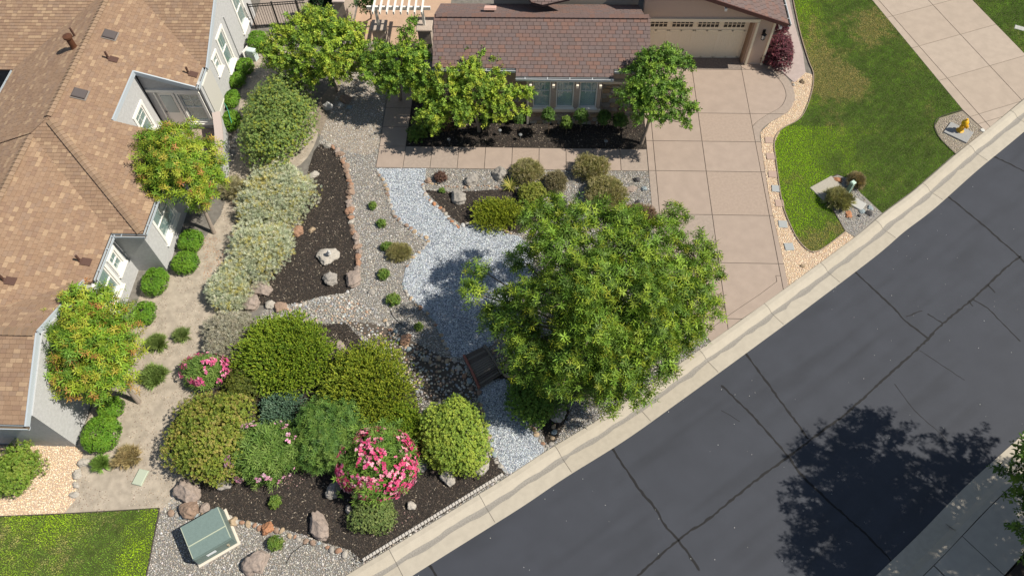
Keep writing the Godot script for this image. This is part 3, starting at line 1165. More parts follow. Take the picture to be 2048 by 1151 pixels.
	for q in [[Vector3(-16.07, 2.72, -8.4), Vector3(-16.07, 3.9, -11.13)], [Vector3(-16.07, 3.9, -11.13), Vector3(-16.07, 2.72, -13.86)], [Vector3(-14.47, 2.58, -25.0), Vector3(-14.47, 4.53, -30.3)], [Vector3(-14.65, 2.62, -23.74), Vector3(-16.95, 3.47, -23.74)], [Vector3(-16.93, 3.47, -23.75), Vector3(-16.93, 3.47, -20.95)]]:
		b = Builder.new()
		var d: Vector3 = (q[1] - q[0]).normalized()
		var s := d.cross(Vector3.UP).normalized()
		b.box((q[0] + q[1]) / 2, Vector3(q[0].distance_to(q[1]), 0.2, 0.06), Basis(d, s.cross(d), s))
		part("fascia", b.done(), metal, h)
	# flues, pipes and attic vents
	var tilt := Vector3(0.35, 0.94, 0).normalized()
	for q in [Vector3(-17.94, 3.87, -24.12), Vector3(-15.05, 2.80, -24.45), Vector3(-16.41, 2.86, -14.64), Vector3(-18.28, 3.55, -13.34)]:
		pipe_vent(h, q, 0.35, 0.045, tilt)
	pipe_vent(h, Vector3(-16.54, 3.22, -28.36), 0.4, 0.045, tilt)
	b = Builder.new()
	var flue := Vector3(-19.46, 4.05, -24.56)
	b.lathe(flue, [[0.16, -0.05], [0.13, 0.1], [0.13, 0.5], [0.19, 0.52], [0.19, 0.6], [0.0, 0.64]], 16)
	part("flue", b.done(), mat("rusty flue", Color(0.13, 0.055, 0.03), 0.55, "speckle", 0.3), h)
	b = Builder.new()
	b.lathe(Vector3(-19.81, 3.92, -25.43), [[0.07, -0.03], [0.045, 0.03], [0.045, 0.42], [0.0, 0.42]], 10)
	part("vent_pipe", b.done(), mat("painted vent", Color(0.085, 0.045, 0.035), 0.6), h)
	for q in [Vector3(-18.25, 3.98, -25.41), Vector3(-18.32, 4.01, -21.85)]:
		b = Builder.new()
		var f := Basis(Vector3(0.938, -0.347, 0), Vector3(0.347, 0.938, 0), Vector3(0, 0, 1))
		b.bevel_box(q + Vector3(0.02, 0.07, 0), Vector3(0.5, 0.11, 0.46), 0.03, f)
		var v := part("attic_vent", b.done(), mat("vent grey", Color(0.10, 0.085, 0.085), 0.6, "soft", 0.6), h)
		b = Builder.new()
		b.box(q + Vector3(0.02, 0.028, 0), Vector3(0.58, 0.014, 0.54), f)
		part("flashing", b.done(), mat("vent flashing", Color(0.20, 0.18, 0.17), 0.6), v)


func main_house() -> void:
	var tan := mat("tan stucco", Color(0.58, 0.475, 0.41), 0.92, "fine", 0.35, 0.4, "soft", 2.5)
	var cream := mat("cream trim", Color(0.76, 0.68, 0.57), 0.7)
	var white := mat("window vinyl", Color(0.78, 0.77, 0.75), 0.5)
	var pale := mat("pale stucco", Color(0.74, 0.66, 0.55), 0.92, "fine", 0.4)
	var metal := mat("dark gutter", Color(0.50, 0.53, 0.56), 0.4)
	var litter := mat("gutter litter", Color(0.17, 0.13, 0.09), 0.95, "speckle", 0.3)
	var dark := mat("room plaster", Color(0.48, 0.47, 0.44), 0.9)
	var deck := mat("roof deck mauve", Color(0.06, 0.04, 0.04), 0.9)
	var field := mat("slate granules", Color(1, 1, 1), 0.9, "speckle", 0.3, 0.3, "soft", 2.0)
	var pal := [Color(0.245, 0.172, 0.158), Color(0.235, 0.170, 0.160), Color(0.26, 0.168, 0.148), Color(0.225, 0.170, 0.168), Color(0.28, 0.172, 0.142), Color(0.215, 0.158, 0.150), Color(0.25, 0.178, 0.165)]
	var h := thing("house", "tan stucco house with mauve tile roof, bay window and double garage", "house", Vector3.ZERO)
	var south := Vector3(1, 0, 0)
	var east := Vector3(0, 0, -1)
	var X := Vector3(1, 0, 0)
	var b := Builder.new()
	# front walls
	plate(b, Vector3(-4.3, -0.1, -25.02), south, 3.85, 3.0, 0.2)
	part("wall", b.done(), tan, h)
	b = Builder.new()
	plate(b, Vector3(2.72, -0.1, -25.02), south, 1.95, 3.0, 0.2)
	part("wall", b.done(), tan, h)
	b = Builder.new()
	plate(b, Vector3(-4.3, -0.1, -25.02), Vector3(0, 0, 1), 0.001, 3.0, 0.2)
	plate(b, Vector3(-4.3, -0.1, -29.0), Vector3(0, 0, 1), 3.98, 2.95, 0.2)
	part("wall", b.done(), tan, h)
	b = Builder.new()
	plate(b, Vector3(4.67, -0.1, -25.02), east, 3.5, 3.0, 0.2)
	part("wall", b.done(), tan, h)
	var bay := Node3D.new()
	bay.name = "bay"
	h.add_child(bay)
	b = Builder.new()
	var holes := [[0.28, 1.13, 1.0, 2.6], [1.29, 1.13, 2.01, 2.6], [2.30, 1.13, 3.02, 2.6]]
	plate(b, Vector3(-0.47, -0.1, -24.51), south, 3.22, 2.86, 0.2, holes)
	plate(b, Vector3(-0.47, -0.1, -24.99), Vector3(0, 0, 1), 0.478, 2.86, 0.2)
	plate(b, Vector3(2.75, -0.1, -24.512), east, 0.478, 2.86, 0.2)
	part("bay_wall", b.done(), tan, bay)
	for q in holes:
		window(h, Vector3(-0.47 + q[0], 1.03, -24.51), south, 0.72, 1.47, 3, 1, 0.022, white, dark, true)
	b = Builder.new()
	b.box(Vector3(1.14, 0.87, -24.47), Vector3(3.3, 0.13, 0.1))
	b.box(Vector3(1.14, 2.62, -24.47), Vector3(3.3, 0.16, 0.09))
	b.box(Vector3(-0.44, 1.4, -24.46), Vector3(0.1, 2.8, 0.1))
	part("trim_band", b.done(), cream, bay)
	for x in [-0.32, 0.66, 1.68, 2.66]:
		b = Builder.new()
		b.bevel_box(Vector3(x, 2.47, -24.36), Vector3(0.11, 0.14, 0.3), 0.01)
		part("corbel", b.done(), cream, bay)
	var skirt := Node3D.new()
	skirt.name = "stone_veneer"
	h.add_child(skirt)
	veneer(skirt, Vector3(-0.36, 0.0, -24.51), south, 3.1, 0.8, 0.17)
	veneer(skirt, Vector3(2.77, 0.0, -25.02), south, 1.85, 2.0, 0.19)
	veneer(skirt, Vector3(-4.2, 0.0, -25.02), south, 3.7, 1.5, 0.19)
	for q in [[Vector3(3.7, 2.1, -24.97), 1.9], [Vector3(-2.35, 1.6, -24.97), 3.75]]:
		b = Builder.new()
		b.box(q[0], Vector3(q[1], 0.12, 0.16))
		part("stone_cap", b.done(), cream, skirt)
	# roof over the front rooms
	var roof := Node3D.new()
	roof.name = "roof"
	h.add_child(roof)
	var stock := {"left": 295, "rest": Builder.new(), "mat": field, "key": "main", "even": true, "gap": 0.009}
	roof_face(roof, [Vector3(-4.52, 3.0, -24.75), Vector3(-0.95, 3.0, -24.75), Vector3(-0.95, 2.84, -24.43), Vector3(3.18, 2.84, -24.43), Vector3(3.18, 3.0, -24.75), Vector3(4.72, 3.0, -24.75), Vector3(4.72, 4.04, -26.82), Vector3(-4.52, 4.04, -26.82)], X, 0.172, 0.295, pal, stock, deck)
	roof_face(roof, [Vector3(-4.52, 2.95, -29.0), Vector3(4.5, 2.95, -29.0), Vector3(4.5, 4.04, -26.82), Vector3(-4.52, 4.04, -26.82)], X, 0.172, 0.295, pal, stock, deck)
	roof_face(roof, [Vector3(11.12, 2.75, -28.08), Vector3(11.12, 2.75, -36), Vector3(5.25, 4.80, -36), Vector3(5.25, 4.80, -28.08)], Vector3(0, 0, 1), 0.172, 0.295, pal, stock, deck)
	roof_face(roof, [Vector3(4.3, 4.47, -28.08), Vector3(4.3, 4.47, -36), Vector3(5.25, 4.80, -36), Vector3(5.25, 4.80, -28.08)], Vector3(0, 0, 1), 0.172, 0.295, pal, stock, deck)
	roof_face(roof, [Vector3(0.12, 4.2, -27.32), Vector3(1.31, 4.2, -27.67), Vector3(1.8, 5.1, -31.5), Vector3(-2.5, 5.1, -31.5), Vector3(-0.37, 4.35, -27.45)], X, 0.172, 0.295, pal, stock, deck)
	var rest := part("tile_field", stock.rest.done(), field, roof)
	rest.set_meta("kind", "stuff")
	caps(roof, Vector3(4.65, 4.06, -26.82), Vector3(-4.5, 4.06, -26.82), 0.5, 0.13, 0.21, [pal[2], pal[4], pal[0]], field)
	caps(roof, Vector3(5.25, 4.82, -28.1), Vector3(5.25, 4.82, -35.9), 0.35, 0.13, 0.21, [pal[2], pal[0]], field)
	b = Builder.new()
	b.box(Vector3(1.2, 2.1, -29.4), Vector3(6.6, 4.3, 0.3))
	part("back_wall", b.done(), pale, h)
	b = Builder.new()
	b.bevel_box(Vector3(-2.15, 3.83, -27.6), Vector3(0.52, 0.12, 0.4), 0.02, Basis(Vector3(1, 0, 0), 0.46).inverse())
	part("roof_vent", b.done(), mat("pink vent", Color(0.62, 0.40, 0.34), 0.6), h)
	# gutters
	gutter(h, Vector3(-4.52, 2.96, -24.74), Vector3(-0.97, 2.96, -24.74), Vector3(0, 0, 1), metal, litter)
	gutter(h, Vector3(-0.96, 2.80, -24.42), Vector3(3.2, 2.80, -24.42), Vector3(0, 0, 1), metal, litter)
	gutter(h, Vector3(3.22, 2.96, -24.74), Vector3(4.72, 2.96, -24.74), Vector3(0, 0, 1), metal, litter)
	gutter(h, Vector3(11.14, 2.71, -28.05), Vector3(11.14, 2.71, -36), X, metal, litter)
	# garage
	var siding := mat("peach siding", Color(0.64, 0.49, 0.40), 0.8, "fine", 0.6)
	var garage := Node3D.new()
	garage.name = "garage"
	h.add_child(garage)
	b = Builder.new()
	upright(b, Vector3(4.67, -0.1, -28.57), south, [[0, 0], [0.1, 0], [0.1, 2.58], [5.15, 2.58], [5.15, 0], [6.05, 0], [6.05, 2.85], [0.6, 4.72], [0, 4.55]], 0.2)
	part("front_wall", b.done(), siding, garage)
	b = Builder.new()
	plate(b, Vector3(10.72, -0.1, -28.58), east, 7.5, 2.9, 0.2)
	part("side_wall", b.done(), siding, garage)
	var y := 0.0
	while y < 4.5:   # lapped boards
		var lo := y
		var hi := y + 0.185
		var right := 10.70 if hi < 2.7 else 5.25 + (4.80 - hi) / 0.35
		var left := 4.68
		var spans := [[9.98, minf(right, 10.66)]] if hi < 2.62 else [[maxf(left, 4.68), minf(right, 10.66)]]
		for s in spans:
			if s[1] - s[0] > 0.1:
				b = Builder.new()
				b.hexa([Vector3(s[0], lo + 0.004, -28.53), Vector3(s[1], lo + 0.004, -28.53), Vector3(s[1], lo + 0.004, -28.565), Vector3(s[0], lo + 0.004, -28.565), Vector3(s[0], hi, -28.55), Vector3(s[1], hi, -28.55), Vector3(s[1], hi, -28.565), Vector3(s[0], hi, -28.565)])
				part("siding_board", b.done(), siding, garage)
		y += 0.185
	var creamy := mat("garage cream", Color(0.80, 0.72, 0.57), 0.6)
	b = Builder.new()
	b.box(Vector3(7.35, 2.56, -28.51), Vector3(5.3, 0.16, 0.1))
	b.box(Vector3(9.94, 1.24, -28.50), Vector3(0.1, 2.48, 0.12))
	b.box(Vector3(10.69, 1.4, -28.51), Vector3(0.09, 2.85, 0.12))
	part("door_surround", b.done(), creamy, garage)
	b = Builder.new()
	b.box(Vector3(9.8, 1.22, -28.79), Vector3(0.16, 2.5, 0.42))
	part("jamb", b.done(), mat("painted shade jamb", Color(0.34, 0.23, 0.16), 0.8, "fine", 0.6), garage)  # shade on this side, turned from the sun, is put into the brown
	b = Builder.new()
	b.box(Vector3(7.25, 1.24, -29.0), Vector3(4.95, 2.5, 0.05))
	var door := part("garage_door", b.done(), creamy, garage)
	for i in 4:
		var cx := 5.46 + i * 1.19
		b = Builder.new()
		b.box(Vector3(cx, 2.0, -28.972), Vector3(0.98, 0.38, 0.012))
		part("pane", b.done(), mat("door glass", Color(0.02, 0.018, 0.016), 0.08), door)
		b = Builder.new()
		b.box(Vector3(cx, 2.0, -28.955), Vector3(0.98, 0.03, 0.025))
		for k in 6:
			b.box(Vector3(cx - 0.49 + k * 0.196, 2.0, -28.957), Vector3(0.03, 0.38, 0.025))
		part("muntin_grid", b.done(), creamy, door)
		b = Builder.new()
		for k in [-0.56, 0.0, 0.56]:
			b.box(Vector3(cx + k, 0.85, -28.965), Vector3(0.07, 1.6, 0.02))
		for k in [0.07, 1.62]:
			b.box(Vector3(cx, k, -28.963), Vector3(1.16, 0.08, 0.016))
		for s in [-1.0, 1.0]:
			b.box(Vector3(cx + s * 0.28, 0.85, -28.967), Vector3(0.05, 1.62, 0.012), Basis(Vector3(0, 0, 1), s * (0.34 if i % 2 == 0 else -0.34)))
		part("brace", b.done(), creamy, door)
		for k in 12:
			b = Builder.new()
			b.box(Vector3(cx - 0.53 + k * 0.0965, 0.85, -28.971), Vector3(0.085, 1.5, 0.008))
			part("plank", b.done(), creamy, door)
	for q in [[Vector3(11.13, 2.66, -28.06), Vector3(5.25, 4.72, -28.06)], [Vector3(5.25, 4.72, -28.06), Vector3(4.3, 4.38, -28.06)]]:
		b = Builder.new()
		var d: Vector3 = (q[1] - q[0]).normalized()
		b.box((q[0] + q[1]) / 2, Vector3(q[0].distance_to(q[1]), 0.18, 0.05), Basis(d, d.cross(Vector3(0, 0, 1)) * -1.0, Vector3(0, 0, 1)))
		part("rake_board", b.done(), mat("maroon board", Color(0.10, 0.045, 0.04), 0.7), h)
	for x in [8.2, 10.85]:
		b = Builder.new()
		b.bevel_box(Vector3(x, 2.52 + (10.85 - x) * 0.35, -28.3), Vector3(0.1, 0.14, 0.5), 0.01)
		part("corbel", b.done(), white, h)
	# carriage lamp beside the door
	var iron := mat("black iron", Color(0.02, 0.02, 0.022), 0.45)
	b = Builder.new()
	b.box(Vector3(10.32, 1.95, -28.5), Vector3(0.12, 0.2, 0.05))
	b.box(Vector3(10.32, 1.98, -28.42), Vector3(0.04, 0.04, 0.2))
	b.lathe(Vector3(10.32, 1.78, -28.36), [[0.0, -0.2], [0.06, -0.17], [0.09, -0.15], [0.09, -0.13], [0.03, -0.13]], 4)
	b.lathe(Vector3(10.32, 1.78, -28.36), [[0.12, 0.1], [0.14, 0.11], [0.05, 0.19], [0.0, 0.24]], 4)
	for k in 4:
		b.box(Vector3(10.32 + cos(k * PI / 2) * 0.085, 1.76, -28.36 + sin(k * PI / 2) * 0.085), Vector3(0.015, 0.26, 0.015))
	var lamp := part("wall_lantern", b.done(), iron, h)
	b = Builder.new()
	b.lathe(Vector3(10.32, 1.76, -28.36), [[0.07, -0.12], [0.07, 0.11]], 4)
	part("lantern_glass", b.done(), mat("milk glass", Color(0.75, 0.75, 0.72), 0.2), lamp)


func pergola() -> void:
	var white := mat("pergola paint", Color(0.76, 0.74, 0.70), 0.6)
	var stucco := mat("garden stucco", Color(0.50, 0.42, 0.36), 0.92, "fine", 0.35, 0.4, "soft", 2.0)
	var t := thing("pergola", "white slatted pergola on stucco pillars beside the mauve roof", "pergola", Vector3.ZERO)
	for i in 8:
		var b := Builder.new()
		b.box(Vector3(-7.72 + i * 0.325, 2.5, -30.1), Vector3(0.06, 0.16, 2.4))
		part("rafter", b.done(), white, t)
	for z in [-29.5, -30.9]:
		var b := Builder.new()
		b.box(Vector3(-6.6, 2.33, z), Vector3(3.0, 0.17, 0.09))
		part("beam", b.done(), white, t)
	for q in [[-7.7, -29.5], [-5.5, -29.5]]:
		var b := Builder.new()
		b.box(Vector3(q[0], 0.63, q[1]), Vector3(0.62, 1.3, 0.62))
		var p := part("pillar", b.done(), stucco, t)
		b = Builder.new()
		b.bevel_box(Vector3(q[0], 1.33, q[1]), Vector3(0.76, 0.1, 0.76), 0.03)
		part("pillar_cap", b.done(), stucco, p)
		b = Builder.new()
		b.box(Vector3(q[0], 1.81, q[1]), Vector3(0.12, 0.86, 0.12))
		part("post", b.done(), white, t)
	t = thing("stone_wall", "low stone faced garden wall with pale coping behind the yellow green tree", "wall", Vector3.ZERO)
	var b := Builder.new()
	b.box(Vector3(-8.5, 0.27, -28.85), Vector3(1.9, 0.62, 0.5))
	part("core", b.done(), stucco, t)
	veneer(t, Vector3(-9.43, 0.0, -28.6), Vector3(1, 0, 0), 1.86, 0.56, 0.12)
	b = Builder.new()
	b.bevel_box(Vector3(-8.5, 0.63, -28.82), Vector3(2.0, 0.09, 0.66), 0.02)
	part("coping", b.done(), mat("pink coping", Color(0.52, 0.44, 0.41), 0.9, "fine", 0.5), t)
	b = Builder.new()
	b.box(Vector3(-9.75, 0.85, -31.6), Vector3(0.5, 1.8, 1.9))
	var wall := place("garden_wall", b.done(), stucco, "tall grey stucco garden wall end left of the pergola", "wall")
	b = Builder.new()
	b.bevel_box(Vector3(-9.75, 1.79, -31.6), Vector3(0.6, 0.08, 2.0), 0.02)
	part("coping", b.done(), mat("pink coping", Color(0.52, 0.44, 0.41), 0.9, "fine", 0.5), wall)


func iron_fence() -> void:
	var iron := mat("black iron", Color(0.02, 0.02, 0.022), 0.45)
	var t := thing("iron_fence", "black iron picket fence at the corner of the grey house", "fence", Vector3.ZERO)
	var a := Vector3(-14.35, 0, -30.85)
	var e := Vector3(-11.6, 0, -31.2)
	var d := (e - a).normalized()
	var l := a.distance_to(e)
	var f := Basis(d, Vector3.UP, d.cross(Vector3.UP))
	for k in [0.0, 0.42, 0.85]:
		var b := Builder.new()
		b.box(a + d * l * k + Vector3(0, 0.72, 0), Vector3(0.07, 1.54, 0.07), f)
		part("post", b.done(), iron, t)
	for y in [0.14, 1.3, 1.42]:
		var b := Builder.new()
		b.box((a + e) / 2 + Vector3(0, y, 0), Vector3(l, 0.035, 0.03), f)
		part("rail", b.done(), iron, t)
	for i in 22:
		var b := Builder.new()
		b.box(a + d * (0.1 + i * 0.122) + Vector3(0, 0.72, 0), Vector3(0.018, 1.42, 0.018), f)
		part("picket", b.done(), iron, t)


# ---------------------------------------------------------------- setting
var noise := FastNoiseLite.new()
func fbm(p: Vector2, scale: float, shift := 0.0) -> float:
	return noise.get_noise_2d(p.x * scale + shift, p.y * scale - shift)


var curb_back: PackedVector2Array
var asphalt_near: PackedVector2Array
var mulch_polys := []
var path_polys := []
var pink_polys := []
var creek_polys := []
var solid_polys := []


func setting() -> void:
	noise.frequency = 1.0
	noise.fractal_octaves = 3
	var back := pv([-5.34, -5.03, -0.83, -8.02, 0.52, -8.98, 2.64, -10.38, 6.66, -13.40, 9.05, -15.23, 9.95, -15.93, 13.00, -18.33, 14.43, -19.57, 15.96, -20.79, 18.35, -22.92, 20.19, -24.47, 22.35, -26.32])
	back.insert(0, back[0] + (back[0] - back[1]) * 3.5)
	back.append(back[-1] + (back[-1] - back[-2]) * 9.0)
	curb_back = smooth_line(back, 0.3)
	var near := pv([-4.24, -4.76, -0.64, -7.20, -0.02, -7.56, 2.60, -9.46, 4.44, -10.77, 8.09, -13.46, 8.91, -14.11, 12.51, -16.99, 17.23, -20.84, 19.91, -23.15, 21.97, -24.99])
	near.insert(0, near[0] + (near[0] - near[1]) * 3.5)
	near.append(near[-1] + (near[-1] - near[-2]) * 9.0)
	asphalt_near = smooth_line(near, 0.3)
	var far := pv([17.08, -9.94, 14.68, -8.12, 12.78, -6.54, 11.08, -5.19])
	var far_dir := (far[0] - far[-1]).normalized()
	far.insert(0, far[0] + far_dir * 30.0)
	far.append(far[-1] - far_dir * 30.0)
	# one sheet of earth to the horizon
	var g := Builder.new()
	g.quad(Vector3(-400, -0.3, -400), Vector3(400, -0.3, -400), Vector3(400, -0.3, 400), Vector3(-400, -0.3, 400))
	structure("ground", g.done(), mat("earth", Color(0.26, 0.21, 0.16), 0.95, "speckle", 1.5, 0.0, "blotch", 9.0))
	# road
	var road_poly := asphalt_near.duplicate()
	for p in far:
		road_poly.append(p)
	var tar := mat("asphalt", Color(0.060, 0.067, 0.088), 0.75, "speckle", 0.35, 0.35, "stain", 9.0)
	# the sealcoat was squeegeed along the road: streaks and worn patches run with it
	var rb := Builder.new()
	var far_d := (far[far.size() - 1] - far[0]).normalized()
	var grid := []
	for k in asphalt_near.size():
		var p := asphalt_near[k]
		var d := (asphalt_near[mini(k + 1, asphalt_near.size() - 1)] - asphalt_near[maxi(k - 1, 0)]).normalized()
		var hit: Variant = Geometry2D.line_intersects_line(p, Vector2(-d.y, d.x), far[0], far_d)
		var q: Vector2 = hit
		var ring := []
		for m in 49:
			ring.append(p.lerp(q, m / 48.0))
		grid.append(ring)
	for k in grid.size() - 1:
		for m in 48:
			var tones := []
			for e in [[k, m], [k + 1, m], [k + 1, m + 1], [k, m + 1]]:
				var along: float = e[0] * 0.3
				var across: float = e[1] * 0.22
				var v := 1.0 + 0.20 * noise.get_noise_2d(across * 1.6, along * 0.07) + 0.16 * noise.get_noise_2d(across * 0.45 + 50.0, along * 0.22) + 0.10 * noise.get_noise_2d(across * 3.0 + 90.0, along * 0.5)
				tones.append(Color(v, v, v))
			var c := []
			for e in [[k, m], [k + 1, m], [k + 1, m + 1], [k, m + 1]]:
				c.append(Vector3(grid[e[0]][e[1]].x, -0.1, grid[e[0]][e[1]].y))
			for f in [[0, 1, 2], [0, 2, 3]]:
				for e in f:
					rb.v.append(c[e])
					rb.n.append(Vector3.UP)
					rb.c.append(tones[e])
	var road := structure("road", rb.done(), tar)
	var sealant := mat("crack sealant", Color(0.010, 0.010, 0.012), 0.75)
	for line in [pv([12.56, -16.97, 12.92, -16.46, 13.36, -15.81, 13.84, -15.14, 14.20, -14.51, 14.83, -13.81]), pv([19.51, -17.62, 18.89, -17.17, 17.76, -16.21, 16.87, -15.46, 15.55, -14.43, 14.69, -13.64, 13.06, -12.26, 11.31, -10.80, 10.29, -10.06, 8.86, -9.03, 7.40, -8.00, 5.94, -6.87, 4.81, -6.11, 3.36, -4.90]),
			pv([7.80, -13.23, 8.34, -12.21, 8.90, -11.13, 9.30, -10.38, 9.66, -9.70]), pv([6.87, -11.67, 7.76, -10.62, 8.34, -9.79, 8.86, -9.03, 9.32, -8.25, 10.38, -7.07, 10.98, -6.44, 11.65, -5.55]), pv([2.65, -9.47, 3.22, -8.49, 3.76, -7.64, 4.15, -7.15, 4.44, -6.58, 4.84, -6.11, 5.44, -5.20]),
			pv([-3.38, -5.33, -2.98, -4.79, -2.65, -4.29]), pv([17.26, -20.79, 17.54, -20.50, 18.06, -19.74, 18.59, -18.97, 18.88, -18.47, 19.42, -17.60, 19.78, -16.84]), pv([19.86, -23.06, 20.25, -22.78, 20.91, -22.25, 21.59, -21.67])]:
		part("tar_seam", ribbon(line, 0.075, -0.096, 0.018), sealant, road)
	for line in [pv([16.98, -15.55, 17.43, -15.18, 17.74, -14.63, 18.23, -13.74]), pv([15.54, -14.45, 15.10, -14.86]), pv([17.76, -16.21, 17.95, -15.87]), pv([16.85, -15.46, 16.90, -15.23]), pv([14.25, -14.71, 14.92, -14.99])]:
		part("tar_seam", ribbon(line, 0.05, -0.096, 0.015), sealant, road)
	for line in [pv([13.15, -11.88, 13.61, -10.86, 14.26, -10.04, 14.46, -9.69]), pv([6.76, -10.69, 7.36, -10.29]), pv([14.39, -13.27, 15.70, -12.08])]:
		part("hairline_crack", ribbon(line, 0.02, -0.096, 0.012), sealant, road)
	# rolled kerb and gutter in cast lengths
	var kerb := Node3D.new()
	kerb.name = "kerb"
	add_child(kerb)
	kerb.set_meta("kind", "structure")
	var concrete := [mat("kerb concrete", Color(0.50, 0.455, 0.385), 0.9, "fine", 0.5, 0.2, "stain", 2.2), mat("kerb concrete worn", Color(0.475, 0.43, 0.36), 0.9, "fine", 0.5, 0.2, "stain", 1.7)]
	var near_gutter := 0.98
	var i := 0
	while i < curb_back.size() - 2:
		var to := mini(i + 11, curb_back.size() - 1)
		part("kerb_length", sweep(curb_back, i, to, [[0.0, -0.2], [0.0, 0.035], [0.02, 0.045], [0.17, 0.045], [0.30, 0.0], [0.42, -0.085], [0.50, -0.105], [0.78, -0.095], [near_gutter + 0.12, -0.088], [near_gutter + 0.12, -0.2]]), concrete[rng.randi() % 2], kerb)
		i = to
	var joint := mat("kerb joint", Color(0.10, 0.09, 0.08), 0.95)
	i = 0
	while i < curb_back.size() - 2:
		var d := (curb_back[i + 1] - curb_back[i]).normalized()
		var s := Vector2(-d.y, d.x)
		var b := Builder.new()
		var prof := [[0.0, 0.048], [0.17, 0.049], [0.30, 0.004], [0.42, -0.081], [0.50, -0.101], [0.78, -0.091], [1.06, -0.085]]
		for k in prof.size() - 1:
			var p: Vector2 = curb_back[i] + s * prof[k][0]
			var q: Vector2 = curb_back[i] + s * prof[k + 1][0]
			var e := d * 0.008
			b.quad(Vector3(p.x - e.x, prof[k][1], p.y - e.y), Vector3(p.x + e.x, prof[k][1], p.y + e.y), Vector3(q.x + e.x, prof[k + 1][1], q.y + e.y), Vector3(q.x - e.x, prof[k + 1][1], q.y - e.y))
		part("joint", b.done(), joint, kerb)
		i += 11
	# dried silt in the gutter's lowest line
	var silt_mesh := Builder.new()
	var last := []
	for k in curb_back.size():
		var d := (curb_back[mini(k + 1, curb_back.size() - 1)] - curb_back[maxi(k - 1, 0)]).normalized()
		var s := Vector2(-d.y, d.x)
		var e0 := 0.43 + 0.05 * fbm(curb_back[k], 0.9)
		var e1 := 0.60 + 0.12 * fbm(curb_back[k], 0.8, 5.0)
		var ring := []
		for e in [e0, 0.5, e1]:
			var y: float = lerpf(-0.085, -0.105, (e - 0.42) / 0.08) if e < 0.5 else lerpf(-0.105, -0.095, (e - 0.5) / 0.28)
			if e < 0.42:
				y = lerpf(0.0, -0.085, (e - 0.30) / 0.12)
			ring.append(Vector3(curb_back[k].x + s.x * e, y + 0.004, curb_back[k].y + s.y * e))
		if k > 0:
			for m in 2:
				silt_mesh.quad(last[m], ring[m], ring[m + 1], last[m + 1])
		last = ring
	part("gutter_silt", silt_mesh.done(), mat("silt", Color(0.31, 0.29, 0.265), 0.95, "blotch", 0.6), kerb)
	# far side of the road: gutter, kerb and pavement
	var fk := Node3D.new()
	fk.name = "far_kerb"
	add_child(fk)
	fk.set_meta("kind", "structure")
	var far_line := PackedVector2Array()
	for p in far:
		far_line.append(p)
	far_line.reverse()
	var fl := smooth_line(far_line, 0.5)
	i = 0
	while i < fl.size() - 2:
		var to := mini(i + 6, fl.size() - 1)
		part("kerb_length", sweep(fl, i, to, [[-0.06, -0.2], [-0.06, -0.088], [0.30, -0.10], [0.45, -0.085], [0.62, 0.03], [0.80, 0.045], [0.80, -0.2]]), concrete[rng.randi() % 2], fk)
		i = to
	var pave := Node3D.new()
	pave.name = "pavement"
	add_child(pave)
	pave.set_meta("kind", "structure")
	var grey := mat("pavement concrete", Color(0.48, 0.44, 0.385), 0.9, "fine", 0.5, 0.3, "stain", 3.0)
	i = 0
	while i < fl.size() - 4:
		var d := (fl[i + 3] - fl[i]).normalized()
		var s := Vector2(-d.y, d.x)
		slab(pave, "paving_slab", PackedVector2Array([fl[i] + s * 0.81, fl[i + 3] + s * 0.81, fl[i + 3] + s * 2.35, fl[i] + s * 2.35]), 0.045, grey)
		i += 3
	var verge := PackedVector2Array()
	for p in [fl[0], fl[fl.size() - 1]]:
		var d := (fl[fl.size() - 1] - fl[0]).normalized()
		verge.append(p + Vector2(-d.y, d.x) * 2.37)
	verge.append(verge[1] + Vector2(30, 30))
	verge.append(verge[0] + Vector2(30, 30))
	sheet("planting_strip", verge, 0.02, mat("dark mulch soil", Color(0.045, 0.035, 0.028), 0.95, "speckle", 0.6))
	# yard: everything from the kerb back to the houses
	var yard := curb_back.duplicate()
	yard.append_array(PackedVector2Array([Vector2(60, -80), Vector2(-70, -80), Vector2(-70, 20)]))
	sheet("yard", yard, 0.0, mat("gravel bed", Color(0.29, 0.27, 0.245), 0.95, "speckle", 0.5, 0.5, "blotch", 2.6))
	# beds
	var mulch := mat("bark mulch", Color(0.046, 0.038, 0.033), 0.95, "speckle", 0.4, 0.6)
